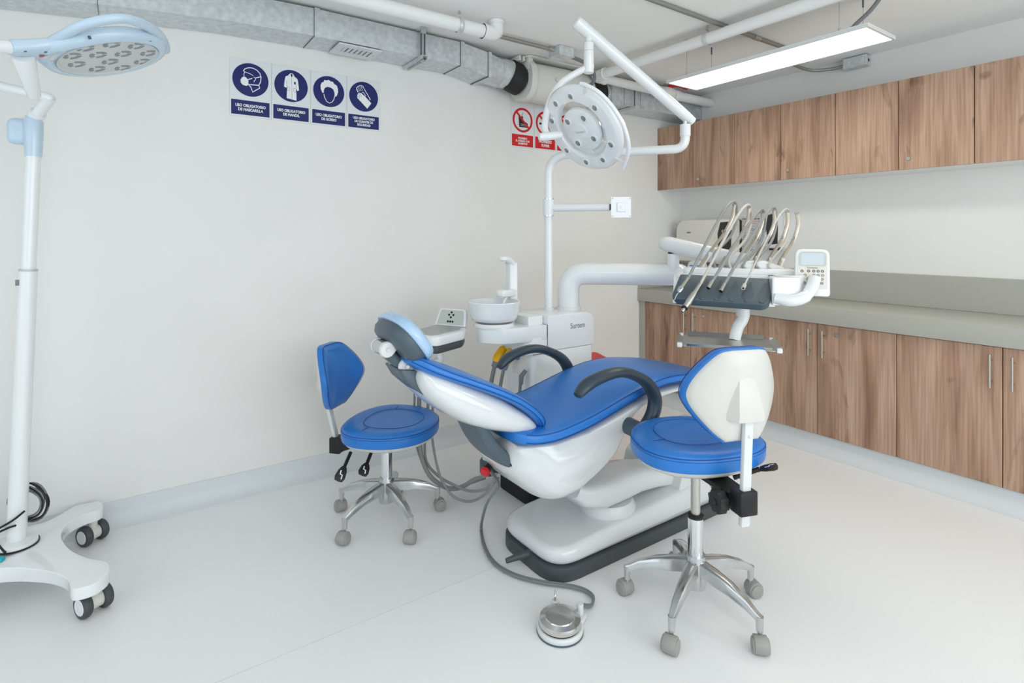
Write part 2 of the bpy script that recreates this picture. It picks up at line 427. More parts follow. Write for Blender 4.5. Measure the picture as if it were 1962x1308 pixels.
for r in range(4):
    for c in range(3):
        px_, py_ = pw*(.08+.31*c), ph*(.08+.175*r)
        pn_ = part('picture_panel', MB().bx(px_, px_+pw*.24, py_, py_+ph*.12, -.0004, 0, M=PM), 'sign_white', t, 0)
        part('drawing', MB().ribbon([(px_+pw*.05, py_+ph*.02), (px_+pw*.11, py_+ph*.09), (px_+pw*.18, py_+ph*.05), (px_+pw*.13, py_+ph*.02)], .006, .0006, PM), 'print_grey', pn_, 0)
        part('text_line', MB().bx(px_, px_+pw*.2, py_+ph*.128, py_+ph*.134, -.0005, .0005, M=PM), 'print_grey', pn_, 0)
        part('number_mark', MB().bx(px_, px_+.008, py_+ph*.14, py_+ph*.155, -.0005, .0005, M=PM), 'sign_red', pn_, 0)
a, b = onx(1461, 415, X0-.05), onx(1493, 465, X0-.05)
sy0, sy1 = b.y-.01, a.y
t = thing('soap_dispenser', 'white soap dispenser with a smoked window on the right wall', 'dispenser', (X0, (sy0+sy1)/2, 1.28))
part('body', MB().prism(rpoly([(sy0, 1.25), (sy1, 1.25), (sy1, 1.515), (sy0, 1.515)], [.02, .02, .04, .04]), X0-.1, XW, .012, 3, YZ), 'white', t)
ym = sy0+(sy1-sy0)*.26
part('window', MB().prism([(ym-.04, 1.285), (ym+.03, 1.275), (ym+.045, 1.42), (ym+.03, 1.50), (ym-.035, 1.515), (ym-.042, 1.40)], X0-.108, X0-.09, .004, 2, YZ), 'smoked', t)
part('drop_mark', MB().prism(ell(sy1-.045, 1.40, .016, .035, 16), X0-.1015, X0-.0995, 0, 1, YZ), 'print_violet', t)
part('lever', MB().bx(X0-.085, X0-.02, ym-.035, ym+.035, 1.235, 1.262, .006, 2), 'black', t)
# small keypad instrument on the worktop, behind the delivery unit
a = onx(1331, 508, 3.76)
t = thing('keypad_device', 'small pale device with blue keys on the worktop behind the console', 'device', (3.76, a.y, .905))
lean = Matrix.Translation((3.76, a.y, .9055)) @ Matrix.Rotation(radians(10), 4, 'Y')
part('case', MB(lean).prism(rpoly([(-.085, 0), (.085, 0), (.075, .235), (-.075, .235)], [.01, .01, .05, .05]), -.03, .03, .008, 3, YZ), 'white', t)
ks = MB(lean)
for r in range(2):
    for c in range(3): ks.bx(-.0335, -.029, -.05+.035*c, -.02+.035*c, .14+.032*r, .166+.032*r, .002, 1)
part('keys', ks, 'keys_blue', t)
# ------------------------------------------------------------------ ductwork along the left wall
YD0, YD1 = 2.93, 3.146
def rect_ring(x, z0, z1, y0=YD0, y1=YD1): return [(x, y0, z0), (x, y1, z0), (x, y1, z1), (x, y0, z1)]
t = thing('ventilation_duct', 'long galvanised rectangular duct along the left wall, ending in a round spigot', 'duct', (-.2, 3.04, 2.387))
jx = [XR+.01, -1.0, -.1, .80, 1.66]
jz = [2.20, 2.262, 2.338, 2.387, 2.387]
for i in range(4):
    xm_, zm_ = (jx[i]+jx[i+1])/2, (jz[i]+jz[i+1])/2+(.012 if i == 2 else 0)
    part('duct_section', MB().loft([rect_ring(jx[i], jz[i], jz[i]+.143), rect_ring(xm_, zm_, zm_+.143), rect_ring(jx[i+1], jz[i+1], jz[i+1]+.143)]), 'galv', t, 20)
part('duct_section', MB().loft([rect_ring(1.66, 2.387, 2.53), rect_ring(1.86, 2.352, 2.503)]), 'galv', t, 20)
RA = V((2.1, 3.03, 2.424))
def sq_ring(x, k, z0, z1, r):
    out = []
    for i in range(32):
        a = 2*pi*i/32+pi/4; c, s = cos(a), sin(a); m_ = max(abs(c), abs(s))
        sq = V((x, (YD0+YD1)/2+(YD1-YD0)/2*c/m_, (z0+z1)/2+(z1-z0)/2*s/m_)); ci = V((x, RA.y+r*c, RA.z+r*s))
        out.append(sq.lerp(ci, k))
    return out
part('transition', MB().loft([sq_ring(1.86, 0, 2.352, 2.503, .095), sq_ring(1.985, 1, 2.352, 2.503, .095)]), 'galv', t, 25)
part('spigot', MB().loft([sq_ring(x, 1, 0, 0, r) for x, r in ((1.985, .095), (1.985, .099), (1.993, .099), (1.993, .095), (2.04, .095), (2.04, .098), (2.047, .098), (2.047, .095), (2.085, .095))]), 'galv', t, 25)
for x, dz in zip(jx[1:4], (-.125, -.049, 0)):
    part('joint_flange', MB().bx(x-.014, x+.014, YD0-.004, YD1-.001, 2.383+dz, 2.534+dz), 'galv', t, 0)
    part('joint_seam', MB().bx(x-.0165, x-.0142, YD0-.005, YD1-.001, 2.3815+dz, 2.535+dz), 'galv_dark', t, 0)
for x, z0, z1 in ((1.66, 2.383, 2.534), (1.86, 2.347, 2.508)):
    part('joint_flange', MB().bx(x-.004, x+.022, YD0-.004, YD1-.001, z0, z1), 'galv', t, 0)
    part('joint_seam', MB().bx(x-.007, x-.004, YD0-.005, YD1-.001, z0-.001, z1+.001), 'galv_dark', t, 0)
t2 = thing('ventilation_duct', 'galvanised rectangular duct between the inline fan and the right wall', 'duct', (3.4, 3.03, 2.335))
part('spigot', MB().loft([[(x, 3.03+.09*cos(2*pi*k/24), 2.42+.09*sin(2*pi*k/24)) for k in range(24)] for x in (2.88, 2.955)]), 'galv', t2, 25)
sec = [2.95, 3.06, 3.24, X0-.002]
for i in range(3):
    part('duct_section', MB().loft([rect_ring(sec[i], 2.335, 2.49, 2.93), rect_ring(sec[i+1], 2.335, 2.49, 2.93)]), 'galv', t2, 20)
for x in sec[1:3]:
    part('joint_flange', MB().bx(x-.012, x+.012, 2.926, YD1-.001, 2.331, 2.494), 'galv', t2, 0)
    part('joint_seam', MB().bx(x+.012, x+.0145, 2.925, YD1-.001, 2.33, 2.495), 'galv_dark', t2, 0)
# strut under the second duct
t3 = thing('duct_hanger', 'slotted steel channel hanger under the duct beside the right wall', 'hanger', (3.2, 3.0, 2.31))
part('channel', MB().bx(3.14, 3.18, 2.87, 3.145, 2.307, 2.329), 'galv', t3, 0)
part('rod', MB().cyl((3.16, 2.9, 2.31), (3.16, 2.9, ZC), .005, 8), 'galv_dark', t3)
t3 = thing('duct_hanger', 'steel channel hanger with twin rods under the long duct', 'hanger', (1.39, 3.0, 2.36))
part('channel', MB().bx(1.372, 1.376, 2.872, 3.14, 2.362, 2.384).bx(1.404, 1.408, 2.872, 3.14, 2.362, 2.384).bx(1.376, 1.404, 2.872, 3.14, 2.380, 2.384), 'galv', t3, 0)
for dx in (-.011, .011): part('rod', MB().cyl((1.39+dx, 2.9, 2.36), (1.39+dx, 2.9, 2.537), .0052, 8), 'galv_dark', t3)
part('nut', MB().cyl((1.39, 2.9, 2.352), (1.39, 2.9, 2.362), .016, 6), 'steel', t3, 20)
part('ceiling_bracket', MB().bx(1.365, 1.415, 2.87, 2.96, 2.535, 2.544).bx(1.375, 1.405, 2.888, 2.912, 2.515, 2.535), 'galv', t3, 0)
# white air grille on the underside of the duct
t = thing('air_grille', 'white louvred air grille on the underside of the long duct', 'vent', (1.035, 3.015, 2.375))
gx0, gx1, gy0, gy1, gz = .915, 1.155, 2.925, 3.112, 2.379
fr = MB(); fr.bx(gx0, gx1, gy0, gy0+.045, gz-.008, gz).bx(gx0, gx1, gy1-.045, gy1, gz-.008, gz).bx(gx0, gx0+.04, gy0+.045, gy1-.045, gz-.008, gz).bx(gx1-.04, gx1, gy0+.045, gy1-.045, gz-.008, gz)
part('grille_frame', fr, 'white', t, 0)
part('cavity', MB().bx(gx0+.036, gx1-.036, gy0+.04, gy1-.04, gz+.001, gz+.0065), 'print_grey', t, 0)
for i in range(6):
    x = gx0+.055+i*.026
    part('louvre', MB().box((.014, gy1-gy0-.088, .0018), (0, 0, 0), M=Matrix.Translation((x, (gy0+gy1)/2, gz-.003)) @ Matrix.Rotation(radians(25), 4, 'Y')), 'white', t, 0)
for x in (gx0+.018, gx1-.018): part('screw', MB().cyl((x, (gy0+gy1)/2, gz-.0095), (x, (gy0+gy1)/2, gz-.0075), .004, 8), 'steel', t)
# inline duct fan
t = thing('inline_fan', 'white inline duct fan with black flexible cuffs between the two ducts', 'fan', (2.5, 3.02, 2.26))
FA = V((0, 3.005, 2.392))
def fr_(x, r, e=2.4): return [(x, FA.y+q[0], FA.z+q[1]) for q in ell(0, 0, r, r, 36, e)]
part('body', MB().loft([fr_(2.215, .10), fr_(2.215, .118), fr_(2.24, .126), (fr_(2.5, .131)), fr_(2.70, .126), fr_(2.74, .115), fr_(2.76, .10)]), 'fan_body', t, 30)
part('end_collar', MB().loft([fr_(2.165, .098), fr_(2.165, .132), fr_(2.185, .139), fr_(2.205, .139), fr_(2.215, .128), fr_(2.215, .1)]), 'fan_body', t, 30)
for s_ in (-.02, .012): part('rib', MB().bx(2.12+s_, 2.135+s_, 2.93, 3.1, 2.50, 2.538, .006, 2), 'fan_body', t)
part('mounting_plate', MB().prism(rpoly([(2.15, 2.90), (2.80, 2.90), (2.80, 3.13), (2.15, 3.13)], .05), 2.528, 2.543, .004, 2).bx(2.16, 2.20, 2.91, 3.1, 2.45, 2.53, .008, 2).bx(2.74, 2.78, 2.93, 3.1, 2.47, 2.53, .008, 2), 'fan_body', t)
for x0, x1, z in ((2.068, 2.17, 2.424), (2.758, 2.90, 2.42)):
    part('flexible_cuff', MB().tube([(x0+(x1-x0)*k/8, 3.02, z+(FA.z-z)*(k/8 if x0 < 2.5 else 1-k/8)) for k in range(9)], [.1015+.002*(k % 2) for k in range(9)], 24), 'black_soft', t)
bc = V((2.60, 2.885, 2.375))
part('terminal_boss', MB().lathe([(.05, -.02), (.045, .0), (.035, .012), (.0001, .014)], 20, axis_frame(bc, (0, -1, .1))), 'fan_body', t)
fm = frame((2.36, FA.y-.1335, 2.40), (1, 0, 0), (0, -1, .05))
part('arrow_mark', MB().ribbon([(.012, .016), (-.004, 0), (.012, -.016)], .003, 0, fm), 'print_grey', t, 0)
for k in range(3): part('print_mark', MB().ribbon([(.064+.010*k, .018), (.064+.010*k, .004-.008*(k == 1))], .005, 0, fm), 'print_grey', t, 0)

# ------------------------------------------------------------------ pipes and conduits under the ceiling
yp, zp = 2.56, 2.468
t = thing('drain_pipe', 'thick white pipe running parallel to the duct and elbowing into the ceiling', 'pipe', (0, yp, zp))
part('pipe', MB().cyl((XR+.01, yp, zp), (1.60, yp, zp), .036, 20), 'pvc', t)
part('elbow', MB().tube(bend([(1.585, yp, zp), (1.675, yp, zp), (1.675, yp, 2.538)], .05, 8), .041, 20).cyl((1.585, yp, zp), (1.60, yp, zp), .043, 20).cyl((1.675, yp, 2.520), (1.675, yp, 2.543), .044, 20), 'pvc', t)
def clamp(name, c, along, r, label):
    t = thing(name, label, 'clamp', c); c = V(c)
    a = V(along); side = a.cross(V((0, 0, 1)))
    pts = [c+side*(r+.004)*cos(q)+V((0, 0, 1))*(r+.004)*sin(q) for q in [radians(d) for d in range(-200, 30, 15)]]
    part('strap', MB().tube([c+side*(r+.004)*cos(q)*1+V((0, 0, (r+.004)*sin(q))) for q in [radians(d) for d in range(-210, 31, 15)]]+[c+V((0, 0, r+.025))], (.012, .0018), 8, up=a), 'galv', t)
    part('rod', MB().cyl(c+V((0, 0, r+.012)), V((c.x, c.y, ZC)), .004, 8), 'steel', t)
    part('nut', MB().cyl(c+V((0, 0, r+.022)), c+V((0, 0, r+.03)), .010, 6), 'steel', t, 20)
clamp('pipe_clamp', (1.44, yp, zp), (1, 0, 0), .036, 'galvanised strap clamp on the pipe beside the duct')
xp = 2.70
t = thing('water_pipe', 'white pipe crossing the ceiling with elbow and red handled valve to the wall', 'pipe', (xp, 1.5, zp))
part('pipe', MB().cyl((xp, YR+.02, zp), (xp, 2.76, zp), .033, 20), 'pvc', t)
part('elbow', MB().tube(bend([(xp, 2.755, zp), (xp, 2.845, zp), (xp+.09, 2.845, zp)], .05, 8), .039, 20).cyl((xp, 2.745, zp), (xp, 2.76, zp), .042, 20).cyl((xp+.08, 2.845, zp), (xp+.095, 2.845, zp), .042, 20), 'pvc', t)
part('branch_pipe', MB().cyl((xp+.09, 2.845, zp), (3.36, 2.845, zp-.005), .031, 20), 'pvc', t)
part('wall_pipe', MB().cyl((3.60, 2.845, zp-.005), (X0-.002, 2.845, zp-.005), .036, 20), 'pvc', t)
vl = part('valve_body', MB().lathe([(.036, -.13), (.045, -.12), (.045, -.075), (.038, -.07), (.05, -.045), (.054, 0), (.05, .045), (.038, .07), (.045, .075), (.045, .12), (.036, .13)], 20, axis_frame((3.48, 2.845, zp-.005), (1, 0, 0))), 'pvc', t)
part('valve_handle', MB().cyl((3.49, 2.835, zp+.03), (3.49, 2.83, zp+.055), .022, 14).tube([(3.46, 2.81, zp+.050), (3.49, 2.82, zp+.056), (3.56, 2.80, zp+.055), (3.64, 2.79, zp+.044)], [(.006, .016), (.008, .02), (.006, .014), (.007, .015)], 10, up=(0, 0, 1)), 'red', t, label='red valve lever')
clamp('pipe_clamp', (xp, 1.93, zp), (0, 1, 0), .033, 'galvanised strap clamp on the pipe by the hanging light')
def tube_thing(name, label, cat, path, r, m, sleeves=()):
    t = thing(name, label, cat, path[0]); part('tube', MB().tube(path, r, 12), m, t)
    for a, b in sleeves: part('coupling', MB().cyl(a, b, r*1.25, 12), 'steel', t)
    return t
yq = 1.857
t = tube_thing('conduit', 'steel conduit fixed to the ceiling above the hanging light', 'conduit', [(.3, yq, 2.53), (3.5, yq, 2.53)], .0125, 'conduit', [((3.05, yq, 2.53), (3.11, yq, 2.53)), ((1.2, yq, 2.53), (1.26, yq, 2.53))])
yq = 2.70
t = tube_thing('conduit', 'steel conduit along the ceiling ending in a metal box over the fan', 'conduit', [(-.5, yq, 2.53), (2.20, yq, 2.522)], .0125, 'conduit', [((2.16, yq, 2.523), (2.205, yq, 2.523))])
t = thing('junction_box', 'galvanised junction box under the ceiling above the inline fan', 'electrical box', (2.26, yq, 2.47))
part('box', MB().bx(2.205, 2.325, yq-.055, yq+.055, 2.486, ZC-.002, .002, 1), 'galv', t, 20)
part('lid', MB().bx(2.203, 2.327, yq-.057, yq+.057, 2.482, 2.487), 'galv', t, 0)
single('flexible_conduit', MB().tube(catmull([(2.32, yq, 2.505), (2.40, yq+.0, 2.50), (2.52, yq+.02, 2.485), (2.60, yq+.05, 2.44), (2.615, yq+.09, 2.395), (2.60, 2.872, 2.376)], 8), .012, 12), 'hose_dark', 'grey flexible conduit curving from the metal box to the fan', 'conduit', (2.32, yq, 2.50))
# hanging LED panel (one in view, two unseen ones added to brighten the room)
def led_panel(x, y, z, label):
    t = thing('led_panel', label, 'ceiling light', (x, y, z), group='suspended LED panels', local=True)
    w_, l_ = .30, 1.15
    fr = MB(); fr.prism([(-w_/2, -l_/2), (w_/2, -l_/2), (w_/2, l_/2), (-w_/2, l_/2)], .004, .016, .002, 1)
    for sx, sy, cx_, cy_ in ((w_, .012, 0, -l_/2+.006), (w_, .012, 0, l_/2-.006), (.012, l_-.024, -w_/2+.006, 0), (.012, l_-.024, w_/2-.006, 0)): fr.box((sx, sy, .008), (cx_, cy_, 0))
    part('frame', fr, 'white', t, 20)
    part('diffuser', MB().bx(-w_/2+.012, w_/2-.012, -l_/2+.012, l_/2-.012, -.001, .003), 'glow', t, 0)
    part('driver_tray', MB().bx(-.05, .05, -.25, .25, .016, .03, .004, 1), 'white', t)
    for sx in (-1, 1):
        for sy in (-1, 1):
            wx, wy = sx*.125, sy*.44
            part('wire', MB().cyl((wx, wy, .015), (wx, wy, ZC-z), .0013, 6), 'steel', t)
            part('wire_clip', MB().cyl((wx, wy, .014), (wx, wy, .034), .005, 8), 'steel', t)
            part('ceiling_hook', MB().cyl((wx, wy, ZC-z-.045), (wx, wy, ZC-z-.001), .0045, 8), 'galv_dark', t)
    return t
led_panel(2.915, 1.70, 2.307, 'lit white LED panel hung on wires above the cabinets')
led_panel(2.915, -1.05, 2.307, 'added unseen LED panel in line with the one by the cabinets')
led_panel(.25, -.1, 2.307, 'added unseen LED panel brightening the open floor')
t = thing('junction_box', 'galvanised junction box high on the right wall above the cabinets', 'electrical box', (X0-.04, 1.69, 2.47))
part('box', MB().bx(X0-.075, X0-.002, 1.62, 1.765, 2.468, 2.538, .003, 1), 'galv', t, 20)
part('knockout', MB().cyl((X0-.04, 1.6195, 2.503), (X0-.04, 1.6215, 2.503), .012, 14), 'black', t)
single('flexible_conduit', MB().tube(catmull([(X0-.04, 1.765, 2.50), (X0-.06, 1.85, 2.495), (X0-.14, 1.95, 2.50), (X0-.3, 1.99, 2.525), (X0-.45, 1.95, 2.53)], 8), .011, 12), 'conduit', 'short steel flexible conduit curving from the box on the right wall', 'conduit', (X0-.04, 1.77, 2.50))
single('power_cable', MB().tube(catmull([(2.93, 1.30, 2.335), (2.95, 1.26, 2.39), (2.99, 1.20, 2.46), (3.0, 1.14, 2.54)], 8), .010, 12), 'hose_dark', 'grey power cable dropping from the ceiling to the hanging light', 'cable', (2.93, 1.3, 2.335))

# ------------------------------------------------------------------ safety signs
SZ0, SZ1, SW = 1.968, 2.268, .2
def sign_base(x, label, cat_col, group, band_h):
    t = thing('safety_sign', label, 'sign', (x+SW/2, Y0, SZ0), group=group)
    part('board', MB().bx(x+.0008, x+SW-.0008, Y0-.004, Y0-.0005, SZ0, SZ1), 'sign_white', t, 0)
    M = Matrix(((1, 0, 0, x+SW/2), (0, 0, -1, Y0-.0045), (0, 1, 0, SZ1-.105), (0, 0, 0, 1)))     # centre of the roundel
    part('caption_panel', MB().bx(-.092, .092, -.186, -.186+band_h, -.0003, .0003, M=M), cat_col, t, 0)
    return t, M
R = .087
def norm(pts, cx_, cy_, rx, ry): return [((x-cx_)/rx*R, -(y-cy_)/ry*R) for x, y in pts]
def caption(t, M, lines, size, sx=.8):
    n = len(lines); m = MB()
    for i, l in enumerate(lines):
        y = -.1485+(n-1)/2*size*1.02-i*size*1.02
        m = MB().text(l, size, M @ Matrix.Translation((0, y, .0012)), sx, size*.036)
        part('lettering', m, 'print_white', t, 0)
g1 = 'blue mandatory signs under the duct'
xs = [.418, .621, .824, 1.027]
# face mask
t, M = sign_base(xs[0], 'blue sign with a masked face, caption about wearing a face mask', 'sign_blue', g1, .076)
part('roundel', MB().flat(ell(0, 0, R, R, 48), .0006, M), 'sign_blue', t, 0)
nz = lambda p: norm(p, 413, 375, 188, 170)
p1 = MB(); p1.ribbon(nz([(338, 295), (348, 275), (372, 259), (405, 250), (440, 250), (480, 266), (508, 292), (522, 330), (516, 380), (497, 418), (508, 445), (470, 470), (432, 497), (424, 470), (412, 446), (395, 430)]), .0042, .001, M)
part('head_outline', p1, 'print_white', t, 0)
part('brow_line', MB().ribbon(nz([(338, 295), (370, 305), (400, 310), (438, 326)]), .003, .001, M), 'print_white', t, 0)
part('face_line', MB().ribbon(nz([(350, 302), (342, 330), (346, 350)]), .003, .001, M), 'print_white', t, 0)
part('mask', MB().flat(nz([(345, 348), (322, 362), (308, 388), (312, 416), (332, 436), (368, 442), (390, 428), (388, 385), (370, 358)]), .001, M), 'print_white', t, 0)
for q in ([(380, 378), (430, 354)], [(388, 424), (498, 418)], [(455, 350), (518, 326)]): part('mask_strap', MB().ribbon(nz(q), .0045, .0012, M), 'print_white', t, 0)
part('ear', MB().ribbon(nz([(444, 340), (462, 346), (462, 368), (450, 376), (447, 392)]), .003, .0012, M), 'print_white', t, 0)
caption(t, M, ['USO OBLIGATORIO', 'DE MASCARILLA'], .0205)
# lab coat
t, M = sign_base(xs[1], 'blue sign with a white lab coat, caption about wearing a coat', 'sign_blue', g1, .076)
part('roundel', MB().flat(ell(0, 0, R, R, 48), .0006, M), 'sign_blue', t, 0)
nz = lambda p: norm(p, 820, 425, 172, 160)
part('coat', MB().flat(nz([(800, 305), (820, 296), (842, 305), (852, 325), (884, 348), (893, 400), (899, 458), (880, 468), (868, 440), (872, 500), (873, 566), (772, 552), (774, 500), (776, 440), (766, 449), (745, 440), (750, 390), (760, 338), (790, 322)]), .001, M), 'print_white', t, 0)
part('collar_opening', MB().flat(nz([(810, 308), (822, 303), (834, 310), (824, 345)]), .0014, M), 'sign_blue', t, 0)
for q in ([(822, 350), (826, 550)], [(776, 380), (774, 432)], [(866, 400), (870, 440)]): part('coat_line', MB().ribbon(nz(q), .0012, .0014, M), 'sign_blue', t, 0)
for q in ([(778, 436), (802, 438), (802, 470), (790, 476), (778, 468), (778, 436)], [(844, 444), (868, 446), (868, 478), (856, 484), (844, 476), (844, 444)]): part('pocket', MB().ribbon(nz(q), .0012, .0014, M), 'sign_blue', t, 0)
part('badge', MB().flat(nz([(848, 378), (865, 380), (866, 404), (848, 402)]), .0014, M), 'sign_blue', t, 0)
caption(t, M, ['USO OBLIGATORIO', 'DE MANDIL'], .0205)
# cap
t, M = sign_base(xs[2], 'blue sign with a head in a cap, caption about wearing a cap', 'sign_blue', g1, .076)
part('roundel', MB().flat(ell(0, 0, R, R, 48), .0006, M), 'sign_blue', t, 0)
nz = lambda p: norm(p, 1195, 477, 158, 153)
part('cap', MB().flat(nz([(1130, 500), (1112, 462), (1110, 425), (1122, 398), (1142, 388), (1148, 368), (1172, 370), (1190, 360), (1212, 372), (1236, 374), (1248, 392), (1276, 406), (1288, 440), (1288, 475), (1274, 510), (1253, 524), (1252, 480), (1240, 450), (1212, 434), (1178, 432), (1154, 446), (1143, 470), (1142, 495)]), .001, M), 'print_white', t, 0)
part('chin_line', MB().ribbon(nz([(1143, 508), (1152, 545), (1172, 578), (1200, 591), (1228, 576), (1246, 548), (1254, 515)]), .0038, .001, M), 'print_white', t, 0)
caption(t, M, ['USO OBLIGATORIO', 'DE GORRO'], .0205)
# gloves
t, M = sign_base(xs[3], 'blue sign with two gloved hands, caption about safety gloves', 'sign_blue', g1, .076)
part('roundel', MB().flat(ell(0, 0, R, R, 48), .0006, M), 'sign_blue', t, 0)
nz = lambda p: norm(p, 1545, 527, 147, 145)
part('glove_outline', MB().ribbon(nz([(1600, 552), (1612, 545), (1585, 505), (1555, 460), (1532, 424), (1520, 420), (1512, 424), (1506, 422), (1494, 430), (1486, 436), (1470, 452), (1474, 470), (1486, 492)]), .0038, .001, M), 'print_white', t, 0)
for q in ([(1490, 490), (1476, 460)], [(1503, 480), (1488, 442)], [(1518, 475), (1502, 430)], [(1532, 470), (1518, 428)]): part('finger_line', MB().ribbon(nz(q), .0022, .0012, M), 'print_white', t, 0)
part('glove', MB().flat(nz([(1478, 530), (1482, 508), (1498, 495), (1518, 496), (1545, 515), (1560, 525), (1622, 582), (1580, 640), (1520, 585), (1480, 550)]), .001, M), 'print_white', t, 0)
for q in ([(1488, 512), (1510, 536)], [(1500, 502), (1526, 530)], [(1484, 528), (1502, 550)]): part('finger_gap', MB().ribbon(nz(q), .0016, .0014, M), 'sign_blue', t, 0)
part('thumb', MB().ribbon(nz([(1524, 490), (1540, 484), (1552, 500), (1562, 520)]), .0036, .0012, M), 'print_white', t, 0)
caption(t, M, ['USO OBLIGATORIO', 'DE GUANTES DE', 'SEGURIDAD'], .0185)
# prohibition signs
g2 = 'red prohibition signs behind the operating lamp'
xr = [2.182, 2.386, 2.590]
def prohibit(x, label, lines, size, glyph):
    t, M = sign_base(x, label, 'sign_red', g2, .083)
    glyph(t, M)
    part('prohibition_ring', MB().ring(0, 0, R*.82, R, .0012, 48, 1, M), 'sign_red', t, 0)
    part('slash', MB().ribbon([(-R*.62, R*.62), (R*.62, -R*.62)], R*.17, .0016, M), 'sign_red', t, 0)
    caption(t, M, lines, size)
def food(t, M):
    part('drink_cup', MB().flat([(-.036, .026), (.004, .026), (-.002, -.05), (-.03, -.05)], .0008, M), 'print_black', t, 0)
    part('straw', MB().ribbon([(-.006, .026), (.002, .054)], .003, .0008, M), 'print_black', t, 0)
    part('burger', MB().flat([(-.02, -.05), (.045, -.05), (.048, -.038), (.044, -.022), (.03, -.012), (.0, -.012), (-.016, -.022), (-.022, -.038)], .001, M), 'print_black', t, 0)
    for y in (-.028, -.038): part('burger_line', MB().ribbon([(-.02, y), (.044, y-.002)], .002, .0011, M), 'print_white', t, 0)
def smoke(t, M):
    part('cigarette', MB().flat([(-.055, -.012), (.03, -.012), (.03, .002), (-.055, .002)], .0008, M), 'print_black', t, 0)
    part('smoke', MB().ribbon([(.036, .004), (.04, .016), (.03, .024), (.034, .036)], .004, .0008, M), 'print_black', t, 0)
prohibit(xr[0], 'red and white sign with a crossed out cup and burger', ['PROHIBIDO', 'EL INGRESO CON', 'ALIMENTOS'], .0185, food)
prohibit(xr[1], 'red and white no smoking sign half hidden by the lamp', ['PROHIBIDO', 'FUMAR'], .028, smoke)
prohibit(xr[2], 'red and white prohibition sign almost wholly hidden behind the lamp', [], .022, lambda t, M: None)
